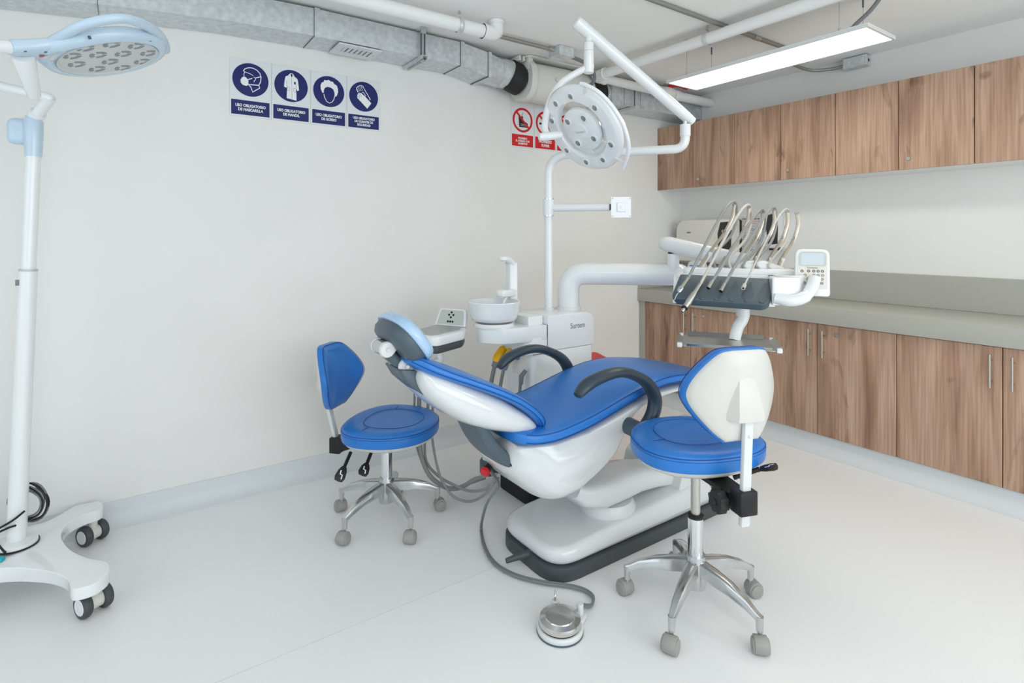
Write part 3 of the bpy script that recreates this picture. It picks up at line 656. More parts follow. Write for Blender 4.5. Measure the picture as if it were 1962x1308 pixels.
# ------------------------------------------------------------------ saddle-back operator stools
def stool(loc, back_deg, legs_deg, seat_z, label, leg_r, levers, knob, low=0.0, SX=.03, depth=.215, tilt=.0, lift=.0):
    """local frame: the backrest stands on -x, the sitter looks along +x"""
    rz = radians(back_deg+180)
    W2L = (Matrix.Translation(V(loc)) @ Matrix.Rotation(rz, 4, 'Z')).inverted()
    t = thing('operator_stool', label, 'stool', loc, rz, 'blue operator stools', local=True)
    # ---- base
    la = [radians(d)-rz for d in legs_deg]
    part('hub', MB().lathe([(.0001, .085), (.034, .085), (.036, .10), (.037, .185), (.034, .20), (.0001, .20)], 24), 'alu', t)
    for a in la:
        d = V((cos(a), sin(a), 0)); s_ = V((-sin(a), cos(a), 0))
        st = [(.025, .185, .020, .030), (.08, .178, .019, .030), (.14, .165, .016, .025), (.20, .143, .013, .020), (leg_r-.012, .122, .011, .015), (leg_r+.008, .112, .010, .012)]
        rings = []
        for r, z, hw, h in st:
            rings.append([d*r+s_*q[0]+V((0, 0, z+q[1])) for q in ((-hw*.75, 0), (-hw, -.004), (-hw, -h*1.5), (hw, -h*1.5), (hw, -.004), (hw*.75, 0))])
        leg = part('leg', MB().loft(rings).tube([d*leg_r+V((0, 0, .112)), d*leg_r+V((0, 0, .062))], [.0125, .011], 14), 'alu', t, 45)
        # caster: stem, hooded body and two wheels
        ca = a+random.uniform(-.9, .9); cdv = V((cos(ca), sin(ca), 0)); cs = V((-sin(ca), cos(ca), 0)); c = d*leg_r+cdv*.012
        part('caster_stem', MB().cyl(d*leg_r+V((0, 0, .068)), d*leg_r+V((0, 0, .045)), .006, 10), 'steel', leg)
        h = []
        for k in range(0, 15):
            q = radians(-38+k*19); h.append((cos(q)*.0285, .028+sin(q)*.0285))
        hood = frame(c, cdv, (0, 0, 1))
        Hm = Matrix((hood.col[0], hood.col[2], -hood.col[1], hood.col[3])).transposed()
        part('caster_hood', MB().prism(h+[(-.005, .008), (.012, .008)], -.021, .021, .003, 2, Hm), 'caster', leg)
        for sd in (-1, 1):
            part('caster_wheel', MB().lathe([(.0001, .0025), (.019, .0025), (.0235, .001), (.0245, -.004), (.0245, -.009), (.0001, -.009)], 20, axis_frame(c+cs*(.0245*sd)+V((0, 0, .0255)), cs*sd)), 'caster', leg)
    # ---- gas lift
    zt = seat_z-.07
    part('lift_sleeve', MB().lathe([(.0001, .19), (.0265, .19), (.0265, .335), (.0001, .335)], 24), 'chrome', t)
    part('sleeve_ring', MB().lathe([(.018, .333), (.0285, .333), (.0285, .343), (.018, .346)], 24), 'black', t)
    part('lift_rod', MB().lathe([(.0001, .33), (.0165, .33), (.0165, zt), (.0001, zt)], 20), 'steel', t)
    # ---- seat
    def egg(k, z, grow=1.0):
        o = []
        for i in range(48):
            a = 2*pi*i/48; c, s_ = cos(a), sin(a)
            x = depth*math.copysign(abs(c)**.86, c); y = .232*math.copysign(abs(s_)**.9, s_)
            y *= 1-.10*(x/depth)
            o.append((x*k+SX, y*k, z))
        return o
    zb = seat_z-.068
    part('seat_shell', MB().loft([egg(.55, zb-.032), egg(.78, zb-.026), egg(.93, zb-.008), egg(.965, zb+.006), egg(.9, zb+.012)]), 'shell', t)
    rs = [egg(.93, zb+.004), egg(.985, zb+.006), egg(1.0, zb+.016), egg(1.0, zb+.046), egg(.985, zb+.057), egg(.955, zb+.064), egg(.85, zb+.070), egg(.66, zb+.069), egg(.60, zb+.066), egg(.5, zb+.067), egg(.2, zb+.066)]
    cu = part('seat_cushion', MB().loft(rs), 'blue', t, 60)
    def loop(pts): return pts+[pts[0]]
    part('edge_seam', MB().tube(loop(egg(.994, zb+.0535)), .0016, 6, False), 'blue_seam', cu)
    inner = [(x*.95+.015, y*.9, z) for x, y, z in egg(.66, zb+.0695)]
    part('panel_seam', MB().tube(loop(inner), .0013, 6, False), 'blue_seam', cu)
    for s_ in (-1, 1): part('panel_seam', MB().tube([(-.02, s_*.137, zb+.0695), (-.025, s_*.175, zb+.0703), (-.03, s_*.212, zb+.064), (-.03, s_*.2255, zb+.054), (-.03, s_*.2335, zb+.035)], .0013, 6), 'blue_seam', cu)
    part('stitching', MB().tube(loop(egg(1.001, zb+.045)), .0008, 5, False), 'blue_seam', cu)
    # ---- back support
    bx_ = -.262
    ZB0 = seat_z+.018+lift
    bk = part('back_bracket', MB().box((.055, .062, .075), (bx_, 0, zb-.05-low), .004, 2), 'black', t)
    part('bracket_arm', MB().prism([(-.05, -.045), (bx_+.025, -.035), (bx_+.025, .035), (-.05, .045)], zb-.05, zb-.033, .002, 1).xz([(-.06, zb-.034), (-.10, zb-.044), (-.15, zb-.075), (bx_+.02, zb-.082-low), (bx_+.02, zb-.034)], -.03, .03, .003, 1), 'black', t)
    for yy in (-.0305, .0305): part('bolt', MB().cyl((-.14, yy, zb-.052), (-.14, yy*1.12, zb-.052), .006, 8), 'steel', bk)
    if knob:
        kc = V((bx_+.05, knob*.055, zb-.068)); kp = []
        for i in range(32):
            r = .035+(.0028 if (i // 2) % 2 else -.0015); kp.append((r*cos(2*pi*i/32), r*sin(2*pi*i/32)))
        part('adjuster_knob', MB().prism(kp, -.016, .016, .004, 2, axis_frame(kc, (0, knob, 0))).cyl(kc, kc+V((0, knob*.019, 0)), .012, 16), 'black_soft', bk)
    lean = .02
    part('back_post', MB().box((.02, .032, .37), (0, 0, 0), .006, 2, Matrix.Translation((bx_-.004-tilt*.55, 0, zb+.055)) @ Matrix.Rotation(-math.atan(tilt/.22), 4, 'Y')), 'white', t)
    # backrest: a shield-shaped cushion on a white shell, standing on the post
    Hh = .30
    prof = [(-.062, .0), (-.098, .03), (-.143, .085), (-.166, .13), (-.166, .165), (-.148, .21), (-.115, .26), (-.082, .292), (-.05, .30)]
    half = catmull([(q[0], q[1], 0) for q in prof], 5)
    out = [(p.x, p.y) for p in half]; out = out+[(-p[0], p[1]) for p in reversed(out)]
    def shield(k, x, zoff=0):
        zc = Hh*.5; r = []
        for y, z in out:
            yy, zz = y*k, zc+(z-zc)*k
            curve = -.066*(yy/.166)**2
            r.append((bx_-tilt*(.85+.5*zz/Hh)+.048-x-curve*1.0-.03*((zz-zc)/Hh)**2-.012*(zz/Hh), yy, ZB0+zz+zoff))
        return r
    bc = part('back_cushion', MB().loft([shield(.90, -.012), shield(.985, -.006), shield(1.0, .0), shield(1.0, .022), shield(.95, .026)]+[shield(k, .026) for k in ()]), 'blue', t, 50)
    fc = [shield(.90, -.012), shield(.6, -.017), shield(.25, -.017)]
    part('front_panel', MB().loft([shield(.985, -.0055), shield(.93, -.017), shield(.8, -.022), shield(.5, -.023), shield(.2, -.023)]), 'blue', bc, 60)
    part('edge_seam', MB().tube(loop(shield(.988, -.009)), .0015, 6, False), 'blue_seam', bc)
    bs = part('back_shell', MB().loft([shield(.965, .018), shield(.965, .03), shield(.90, .038), shield(.6, .043), shield(.2, .044)]), 'shell', t, 50)
    hx = bx_+.018
    hump = []
    for z, hw, dp in ((.262, .010, .004), (.225, .024, .016), (.16, .036, .032), (.095, .046, .047), (.078, .046, .044)):
        hx = bx_+.018-tilt*(.85+.5*z/Hh)
        hump.append([(hx+.012, -hw*1.6, ZB0+z), (hx-dp, -hw, ZB0+z), (hx-dp-.003, 0, ZB0+z), (hx-dp, hw, ZB0+z), (hx+.012, hw*1.6, ZB0+z)])
    part('post_socket', MB().loft(hump), 'shell', bs, 30)
    part('rivet', MB().ball((bx_-.016-tilt*.8, 0, ZB0+.03), .006, 10), 'white', t)
    # levers
    for q1_, q2_, q3_ in levers:
        a, b, c = W2L @ dep(*q1_), W2L @ dep(*q2_), W2L @ dep(*q3_)
        n = 14; lv = part('lever', MB().tube([a.lerp(b, k/n) for k in range(n+1)], [.0075+.0012*(k % 2) for k in range(n+1)], 10), 'black', t)
        d = (c-b).normalized(); up = V((0, 0, 1)) if abs(d.z) < .6 else W2L.to_3x3() @ V((-.35, -.93, .2)); sd = d.cross(up).normalized(); nn = sd.cross(d)
        L_ = (c-b).length; pd = [(0, -.011), (L_*.3, -.020), (L_*.75, -.024), (L_, -.018), (L_+.003, 0), (L_, .018), (L_*.75, .024), (L_*.3, .020), (0, .011)]
        Pm = Matrix(((d.x, sd.x, -nn.x, b.x), (d.y, sd.y, -nn.y, b.y), (d.z, sd.z, -nn.z, b.z), (0, 0, 0, 1)))
        part('paddle', MB().prism(pd, -.005, .005, .003, 2, Pm), 'black', lv)
        for zz in (.0054, -.0054):
            part('pictogram', MB().ribbon([(L_*.30, .007), (L_*.55, .005), (L_*.58, -.006), (L_*.85, -.008)], .005, zz, Pm), 'print_white', lv, 0)
    return t
stool((1.0, 2.48, 0), 131, [57, 129, 201, 273, 345], .480, 'blue padded stool on five casters beside the headrest of the dental chair', .245,
      [((672, 866, 2.56), (660, 894, 2.50), (648, 921, 2.46)), ((713, 862, 2.56), (703, 888, 2.50), (694, 910, 2.46))], 0, .03, tilt=.06, lift=.02)
stool((1.674, 1.245, 0), 250, [55, 127, 199, 271, 343], .632, 'blue padded stool with white shell back beside the foot pedal', .243,
      [((1405, 915, 1.86), (1456, 898, 1.84), (1489, 893, 1.82))], 1, 0, .012, .203, tilt=.012, lift=.045)
# ------------------------------------------------------------------ dental chair (long axis along x, feet towards the cabinets)
YC = 1.76                                   # middle of the chair
CM = Matrix.Translation((0, YC, 0))
chair = thing('dental_chair', 'reclined blue and white dental chair with dark armrests', 'dental chair', (1.95, 1.81, 0))
# floor base
plan = rpoly([(1.325, 1.615), (2.60, 1.60), (2.60, 2.03), (1.325, 2.03)], [.13, .05, .05, .13], 8)
part('base_skirt', MB().prism(plan, 0, .055, .004, 2), 'slate_dark', chair)
plan2 = rpoly([(1.329, 1.619), (2.596, 1.604), (2.596, 2.026), (1.329, 2.026)], [.128, .05, .05, .128], 8)
b = MB().prism(plan2, .056, .115, .045, 4)
for p in b.v:
    if p.z > .06: p.z += (p.z-.06)/.055*(.012+max(0, (p.x-1.42))*.075)
part('base_cover', b, 'white_gloss', chair, 50)
part('motor_housing', MB().xz(rpoly([(2.06, .12), (2.60, .12), (2.60, .34), (2.22, .33), (2.10, .25)], [.01, .02, .04, .06, .03]), 1.63, 1.99, .02, 3), 'white', chair)
la = part('lift_arm', MB(CM).pad([(1.50, .30, .085, .035), (1.54, .275, .11, .05), (1.64, .255, .12, .062), (1.76, .252, .11, .062), (1.88, .246, .095, .055), (2.0, .228, .088, .048), (2.09, .205, .085, .042)], 24, 3.5), 'white', chair, 50)
part('pivot_disc', MB().lathe([(.0001, .1), (.12, .1), (.125, .12), (.125, .165), (.11, .19), (.0001, .195)], 32, Matrix.Translation((1.74, YC, 0))), 'white', chair)
part('foot_lever', MB().tube([V((1.36, 1.79, .05)), V((1.30, 1.80, .052)), V((1.235, 1.815, .045))], [.017, .014, .010], 14).lathe([(.0001, .004), (.03, .004), (.03, -.01), (.0001, -.01)], 18, axis_frame((1.33, 1.797, .035), (-1, 0, 0))), 'slate_dark', chair)
vm = MB()
for i in range(5):
    for j in range(3): vm.cyl((1.40+i*.010+j*.006, 1.83+j*.012, .0), (1.40+i*.010+j*.006, 1.83+j*.012, .1), .002, 6)
# seat body (white lower shell)
prof = [(1.135, .60), (1.125, .565), (1.135, .49), (1.185, .425), (1.25, .365), (1.31, .338), (1.37, .338), (1.45, .362), (1.54, .41), (1.605, .47), (1.64, .535), (1.665, .59), (1.72, .628), (1.80, .648), (1.95, .660), (2.10, .645), (2.30, .605), (2.44, .565), (2.455, .585),
        (2.30, .645), (2.10, .682), (1.95, .69), (1.81, .69), (1.63, .645), (1.43, .602), (1.29, .588)]
pc = [(p.x, p.y) for p in catmull([(x, z, 0) for x, z in prof[:18]], 4)]+prof[18:]
def body_ring(s_):
    q = max(0, (abs(s_)-.45)/.55); ins = .085*(1-math.sqrt(max(0, 1-q*q))); out = []; m = len(pc)
    for i, (x, z) in enumerate(pc):
        a_, b_ = pc[i-1], pc[(i+1) % m]; tx, tz = b_[0]-a_[0], b_[1]-a_[1]; l_ = math.hypot(tx, tz) or 1
        nx_, nz_ = -tz/l_, tx/l_                      # inwards
        sm_ = lambda q_: max(0, min(1, q_))**2*(3-2*max(0, min(1, q_)))
        wt = .14+.86*sm_((1.74-x)/.30)*sm_((.60-z)/.10)
        k = .80+.20*min(1, max(0, (x-1.12)/.3))
        out.append((x+nx_*ins*wt, YC+s_*.216*k, z+nz_*ins*wt))
    return out
body = part('seat_body', MB().loft([body_ring(s_) for s_ in (-1, -.97, -.92, -.85, -.75, -.62, -.45, 0, .45, .62, .75, .85, .92, .97, 1)]), 'white_gloss', chair, 70)
0 and part('trim_groove', MB().tube([V((x, YC-.2165, z)) for x, z in ((1.16, .59), (1.29, .574), (1.43, .588), (1.63, .628), (1.80, .672))], .002, 6), 'print_grey', body)
part('emergency_button', MB().lathe([(.0001, .016), (.018, .015), (.021, .009), (.021, .002), (.013, 0), (.013, -.018), (.0001, -.018)], 20, axis_frame((1.172, 1.865, .405), (-1, -.35, -.45))), 'red', body, label='red stop button')
part('button_collar', MB().lathe([(.0001, .006), (.016, .006), (.016, -.03), (.0001, -.03)], 16, axis_frame((1.182, 1.868, .411), (-1, -.35, -.45))), 'black', body)
# seat and leg cushion
seat = [(1.115, .626, .10, .010), (1.125, .626, .165, .022), (1.15, .625, .20, .027), (1.20, .619, .218, .028), (1.29, .617, .222, .029), (1.43, .635, .222, .030), (1.55, .662, .222, .030), (1.66, .690, .221, .029), (1.77, .712, .22, .028), (1.86, .722, .218, .027), (1.95, .722, .215, .026), (2.08, .708, .208, .026), (2.20, .684, .202, .026), (2.32, .655, .195, .026), (2.42, .627, .175, .024), (2.455, .616, .14, .018), (2.465, .613, .10, .008)]
def smooth_st(st, n=4):
    a = catmull([(q[0], q[1], q[2]) for q in st], n); bq = catmull([(q[3], 0, 0) for q in st], n)
    return [(p.x, p.y, p.z, max(q.x, .004)) for p, q in zip(a, bq)]
ss = smooth_st(seat)
cu = part('seat_cushion', MB(CM).pad(ss, 32, 4.5), 'blue', chair, 60)
def edge_line(st, k0, k1, side, up, w_=.0016, inset=.985):
    pts = []
    for i in range(k0, k1):
        x, z, hw, ht = st[i]; a_, b_ = st[max(i-1, 0)], st[min(i+1, len(st)-1)]
        tt = V((b_[0]-a_[0], 0, b_[1]-a_[1])).normalized(); nn = V((-tt.z, 0, tt.x))
        pts.append(CM @ (V((x, side*hw*inset, z))+nn*ht*up))
    return MB().tube(pts, w_, 6)
for sd in (-1, 1):
    part('edge_seam', edge_line(ss, 8, len(ss)-6, sd, .62, inset=.985), 'blue_seam', cu)
    part('edge_seam', edge_line(ss, 8, len(ss)-6, sd, -.45, inset=1.0), 'blue_seam', cu)
sm = [(x*1.0, z, hw) for x, z, hw, ht in ss]
cross = [CM @ V((1.50+.12*(1-(y/.2)**2), y, .675+.034*(1-(y/.2)**2))) for y in [(-.19+.02*k) for k in range(20)]]
part('panel_seam', MB().tube(cross, .0012, 6), 'blue_seam', cu)
# backrest: cushion over a deep white shell
back = [(.752, .944, .05, .010), (.76, .940, .095, .019), (.785, .927, .125, .023), (.82, .908, .148, .024), (.88, .880, .165, .022), (.95, .850, .185, .021), (1.04, .809, .20, .021), (1.12, .766, .205, .021), (1.19, .716, .20, .021), (1.235, .672, .185, .021), (1.262, .636, .15, .018), (1.272, .618, .09, .008)]
bs_ = smooth_st(back)
bc = part('back_cushion', MB(CM).pad(bs_, 28, 4.0), 'blue', chair, 60)
for sd in (-1, 1):
    part('edge_seam', edge_line(bs_, 4, len(bs_)-4, sd, -.35, inset=1.0), 'blue_seam', bc)
    part('stitching', edge_line(bs_, 4, len(bs_)-4, sd, .45, .001, inset=.998), 'blue_seam', bc)
shell = [(.800, .903, .10, .010), (.812, .876, .125, .034), (.85, .840, .148, .052), (.91, .798, .165, .064), (.98, .757, .178, .070), (1.05, .722, .186, .068), (1.11, .693, .184, .058), (1.17, .665, .178, .045), (1.22, .640, .160, .026), (1.25, .622, .12, .010)]
part('back_shell', MB(CM).pad(smooth_st(shell), 28, 3.0), 'white_gloss', chair, 60)
part('head_bracket', MB().xz(rpoly([(p.x, p.z) for p in (ony(x, y, 1.69) for x, y in ((767, 709), (800, 711), (808, 722), (835, 765), (860, 782), (815, 760), (782, 733)))], .006), YC-.07, YC+.07, .006, 2), 'slate', chair)
# grey arm that carries the backrest
arm = [(1.0, .70, .082, .024), (1.02, .655, .082, .026), (1.05, .605, .078, .028), (1.09, .56, .072, .028), (1.135, .525, .065, .025), (1.175, .503, .060, .020)]
part('back_arm', MB(CM @ Matrix.Translation((0, -.055, 0))).pad(smooth_st(arm), 24, 4.5), 'slate', chair, 50)
part('arm_slot', MB().box((.07, .135, .02), (0, 0, 0), M=Matrix.Translation((1.165, YC-.055, .497)) @ Matrix.Rotation(radians(42), 4, 'Y')), 'black', body)
# double jointed headrest
HR = Matrix.Translation((0, YC, 0))
h1, h2 = V((.695, YC, .972)), V((.762, YC, .908))
part('head_link', MB(HR).pad([(h1.x, h1.z, .034, .02), (.715, .948, .032, .018), (.742, .922, .032, .018), (h2.x, h2.z, .034, .02)], 16, 4), 'slate', chair)
for h in (h1, h2):
    jo = part('hinge_joint', MB().cyl(h+V((0, -.042, 0)), h+V((0, .042, 0)), .024, 20), 'alu', chair)
    for s_ in (-1, 1):
        part('hinge_cap', MB().lathe([(.0001, .006), (.024, .005), (.027, 0), (.027, -.008), (.0001, -.008)], 20, axis_frame(h+V((0, s_*.044, 0)), (0, s_, 0))), 'white', jo)
        part('hinge_bolt', MB().lathe([(.0001, .004), (.007, .004), (.008, 0)], 12, axis_frame(h+V((0, s_*.05, 0)), (0, s_, 0))), 'alu', jo)
for s_ in (-1, 1):
    part('hinge_tongue', MB().xz([(h1.x-.012, h1.z+.02), (h1.x+.02, h1.z-.018), (.742, .985), (.722, 1.0)], YC+s_*.042-.003, YC+s_*.042+.003, .001, 1), 'white', chair)
    part('hinge_tongue', MB().xz([(h2.x-.014, h2.z-.015), (h2.x+.02, h2.z+.008), (.80, .875), (.786, .862)], YC+s_*.042-.003, YC+s_*.042+.003, .001, 1), 'white', chair)
hn = V((.79, 0, .61)).normalized(); hc = V((.762, YC, .993))
HF = frame(hc, (0, -1, 0), hn)              # local x towards the camera side, y along the slope, z out of the pad
def hring(k, z, kx=1.0): return [(q[0]*kx, q[1], z) for q in ell(0, 0, .134*k, .092*k, 40, 2.6)]
part('headrest_plate', MB(HF).loft([hring(.55, -.044), hring(.82, -.036), hring(.93, -.022), hring(.97, 0), hring(.95, .006)]), 'slate', chair, 60)
part('headrest_cushion', MB(HF).loft([hring(.96, .002), hring(1.03, .003), hring(1.06, .012), hring(1.05, .026), hring(.98, .038), hring(.8, .046), hring(.45, .044), hring(.1, .042)]), 'head_blue', chair, 60, label='pale blue covered headrest pad')
# armrests
def armrest(sgn, pivot):
    y = YC+sgn*.258
    xx = [(1.334, .764), (1.340, .768), (1.375, .795), (1.42, .812), (1.50, .824), (1.57, .818), (1.645, .790), (1.705, .752), (1.742, .700), (1.745, .655), (1.725, .615), (1.69, .585), (1.655, .572)]
    p = [V((a, y+sgn*.008*min(max(i-1, 0), 3)/3, z)) for i, (a, z) in enumerate(xx)]
    rr = [(.007, .012), (.014, .022), (.021, .030), (.021, .031), (.020, .030), (.020, .029), (.021, .026), (.025, .026), (.030, .026), (.032, .026), (.031, .026), (.028, .025), (.022, .022)]
    pp = catmull(p, 4); rq = catmull([(a, b_, 0) for a, b_ in rr], 4)
    a = part('armrest', MB().tube(pp, [(q.x, q.y) for q in rq], 16, up=(0, .02, 1) if 0 else None), 'navy_rest', chair, 60)
    part('armrest_pivot', MB().cyl((1.645, y-sgn*.07, .585), (1.645, y+sgn*.022, .578), .034, 20).cyl((1.645, y-sgn*.115, .59), (1.645, y-sgn*.05, .586), .024, 18), 'slate', a)
armrest(-1, 1); armrest(1, 0)

# ------------------------------------------------------------------ foot pedal and its cable
pc_ = onz(1073, 1208, .0); pc_.z = 0
ped = thing('foot_pedal', 'round polished metal foot pedal on the floor with a grey cable', 'foot pedal', pc_)
PM_ = Matrix.Translation(pc_)
part('base', MB(PM_).lathe([(.0001, .0), (.076, 0), (.079, .004), (.079, .016), (.074, .022), (.0001, .022)], 40), 'white', ped)
part('base_rim', MB(PM_).lathe([(.0785, .0), (.0800, .001), (.0800, .006), (.0785, .007)], 40), 'slate', ped)
part('pedal_disc', MB(PM_).lathe([(.0001, .024), (.066, .024), (.071, .028), (.072, .040), (.070, .046), (.054, .050), (.052, .0505), (.050, .0535), (.048, .0537), (.0001, .056)], 48), 'pedal', ped, 20)
part('disc_gap', MB(PM_).lathe([(.0001, .021), (.068, .021), (.068, .026), (.0001, .026)], 40), 'black', ped)
d1 = V((.55, .20, 0)).normalized(); d2 = V((-d1.y, d1.x, 0))
part('carry_bracket', MB(PM_).prism(rpoly([(.055, -.055), (.105, -.05), (.105, -.012), (.082, .0), (.082, .05), (.105, .06), (.098, .085), (.06, .07)], .008), .004, .022, .003, 2, frame((0, 0, 0), d1, (0, 0, 1))), 'white', ped)
part('cable_socket', MB(PM_).cyl(d1*.088-d2*.03+V((0, 0, .02)), d1*.088-d2*.03+V((0, 0, .058)), .012, 14), 'white', ped)
part('hook', MB(PM_).tube(bend([d1*.085+d2*.07+V((0, 0, .02)), d1*.085+d2*.07+V((0, 0, .045)), d1*.10+d2*.075+V((0, 0, .06))], .01), .0035, 8), 'steel', ped)
part('ring', MB(PM_).lathe([(.008, -.003), (.014, -.003), (.014, .003), (.008, .003)], 16, Matrix.Translation(d1*.085+d2*.07+V((0, 0, .026)))), 'white', ped)
cab = [V((1.20, 1.90, .40)), dep(955, 928, 2.28), dep(938, 955, 2.30), dep(929, 975, 2.36)]
cab += [onz(x, y, .012) for x, y in ((922, 1010), (928, 1045), (947, 1077), (984, 1100), (1035, 1114), (1085, 1121), (1118, 1129), (1136, 1143), (1132, 1160))]
cab += [pc_+d1*.115-d2*.01+V((0, 0, .03)), pc_+d1*.092-d2*.028+V((0, 0, .05))]
for s_ in (-1, 1):
    part('cable', MB().tube([p+V((s_*.0042, s_*.003, 0)) for p in catmull(cab, 8)], .005, 8), 'hose_dark', ped)
# ------------------------------------------------------------------ water unit with spittoon, behind the chair
YF = 2.20                                    # front face
ux0, ux1, uy1 = 1.660, 2.075, 2.46
un = thing('water_unit', 'white dental water unit with spittoon bowl behind the chair', 'dental unit', (1.87, 2.33, 0))
part('floor_plinth', MB().prism(rpoly([(1.62, 2.19), (2.05, 2.19), (2.05, 2.46), (1.62, 2.46)], .04), 0, .11, .008, 2), 'black_soft', un)
part('lower_body', MB().prism(rpoly([(ux0, YF), (ux1-.005, YF), (ux1-.005, uy1), (ux0, uy1)], [.03, .02, .02, .02]), .11, .755, .006, 2), 'white_metal', un)
up = MB().xz(rpoly([(1.752, .757), (ux1, .757), (ux1, .935), (1.752, .935)], [.004, .004, .07, .004], 8), YF-.004, uy1+.004, .012, 3)
ub_ = part('upper_body', up, 'white_metal', un)
part('brand_lettering', MB().text('Suntem', .040, Matrix(((1, 0, 0, 1.955), (0, 0, -1, YF-.0048), (0, 1, 0, .868), (0, 0, 0, 1))), .85, .0003), 'print_grey', ub_, 0)
part('top_cover', MB().prism(rpoly([(ux0-.005, 2.23), (1.75, 2.23), (1.75, uy1), (ux0-.005, uy1)], .01), .87, .935, .006, 2), 'white_metal', un)
# spittoon bracket
bcx, bcy = 1.515, 2.335
br = rpoly([(1.748, YF-.004), (1.748, 2.455), (bcx, bcy+.115), (bcx-.115, bcy), (bcx-.02, bcy-.115), (1.60, YF)], [.004, .01, .1, .1, .1, .06], 8)
part('bowl_bracket', MB().prism(br, .815, .89, .016, 4), 'white_metal', un)
part('bracket_block', MB().prism(rpoly([(1.61, YF-.003), (1.749, YF-.003), (1.749, 2.45), (1.62, 2.45)], [.06, .002, .01, .04], 6), .748, .83, .006, 2), 'white_metal', un)
part('gap_line', MB().bx(1.7488, 1.7512, YF-.0045, 2.4, .757, .89).bx(1.66, 1.75, YF-.0030, YF+.002, .7455, .748), 'slate_dark', un, 0)
BM = Matrix.Translation((bcx, bcy, .02))
part('bowl_seat', MB(BM).lathe([(.0001, .868), (.10, .868), (.102, .876), (.098, .888), (.0001, .890)], 36), 'white_metal', un)
part('bowl_gasket', MB(BM).lathe([(.0001, .889), (.078, .889), (.078, .897), (.0001, .897)], 32), 'print_brown', un)
part('bowl', MB(BM).lathe([(.0001, .896), (.095, .896), (.112, .903), (.120, .92), (.127, .96), (.132, .985), (.134, .992), (.131, .996), (.126, .994), (.120, .965), (.108, .925), (.06, .905), (.0001, .900)], 48), 'white_enamel', un, 50)
# cup filler tower
tw = part('tower', MB().prism(rpoly([(1.632, 2.365), (1.672, 2.345), (1.685, 2.40), (1.645, 2.42)], .01), .872, 1.205, .004, 2), 'white_metal', un)
part('spout_arm', MB().tube(catmull([(1.658, 2.385, 1.10), (1.656, 2.384, 1.165), (1.648, 2.380, 1.202), (1.615, 2.368, 1.222), (1.585, 2.357, 1.224)], 6), [(.02, .03)]*13+[(.018, .028)]*12, 14, up=(1, .4, .4)), 'white_metal', tw)
part('spout_cap', MB().lathe([(.0001, .012), (.022, .010), (.027, 0), (.026, -.008), (.012, -.012), (.0001, -.012)], 20, Matrix.Translation((1.588, 2.358, 1.228))), 'white_metal', tw)
part('cup_rest', MB().prism(rpoly([(1.655, 2.41), (1.58, 2.40), (1.545, 2.365), (1.565, 2.325), (1.62, 2.33), (1.672, 2.35)], .025), 1.03, 1.066, .008, 3), 'white_metal', tw)
part('bowl_rinse_spout', MB().tube(bend([(1.60, 2.35, 1.03), (1.585, 2.345, 1.012), (1.575, 2.34, .99)], .01), .009, 10), 'white_metal', tw)
# bottle holder and tube on the far end
part('bottle_clip', MB().bx(ux1-.004, ux1+.045, 2.34, 2.41, .80, .875, .006, 2), 'white_metal', un)
part('water_tube', MB().tube(catmull([(ux1, 2.30, .745), (ux1+.03, 2.30, .73), (ux1+.042, 2.30, .69), (ux1+.042, 2.30, .60)], 6), .006, 8), 'clear', un)
part('recess_panel', MB().prism(rpoly([(0, 0), (.16, 0), (.16, .11), (0, .11)], .03), 0, .006, .003, 2, Matrix(((0, 0, -1, ux0+.002), (-1, 0, 0, 2.42), (0, 1, 0, .52), (0, 0, 0, 1)))), 'white_metal', un)
# suction couplings on the side
sp = V((ux0-.004, 2.31, .74))
sc_ = thing('suction_holder', 'grey holder with two yellow suction couplings on the water unit', 'holder', sp)
part('plate', MB().prism(rpoly([(2.31, .70), (2.43, .70), (2.43, .775), (2.31, .775)], .015), ux0-.012, ux0-.001, .003, 2, YZ), 'hose_dark', sc_)
for i, (y, dx) in enumerate(((2.40, -.07), (2.335, -.055))):
    a = V((ux0-.012, y, .74)); b_ = a+V((dx, 0, -.035)); c = b_+V((-.02, 0, -.045))
    kp = []
    cp = part('coupling', MB().tube([a+V((-.005, 0, .004)), a+V((dx*.5, 0, .002)), b_, b_+V((-.008, 0, -.018))], [.024, .027, .026, .022], 12), 'yellow', sc_, 30, label='yellow coupling')
    part('sleeve', MB().tube([b_+V((-.006, 0, -.014)), c], [.020, .017], 14), 'hose_dark', cp)
    part('hose', MB().tube(catmull([c, c+V((-.015, 0, -.06)), c+V((-.03, .005, -.16)), c+V((-.028, .01, -.30)), c+V((.03, .0, -.44)), c+V((.12, .0, -.50))], 8), .011-.002*i, 10), 'hose_dark', cp)
part('syringe_hose', MB().tube(catmull([(ux0-.05, 2.235, .63), (ux0-.058, 2.235, .55), (ux0-.064, 2.24, .45), (ux0-.04, 2.25, .32), (ux0+.01, 2.26, .25)], 8), .008, 10), 'hose_dark', sc_)
part('syringe_grip', MB().tube([(ux0-.02, 2.235, .665), (ux0-.047, 2.235, .64), (ux0-.05, 2.235, .60)], [.010, .013, .011], 12), 'hose_dark', sc_)
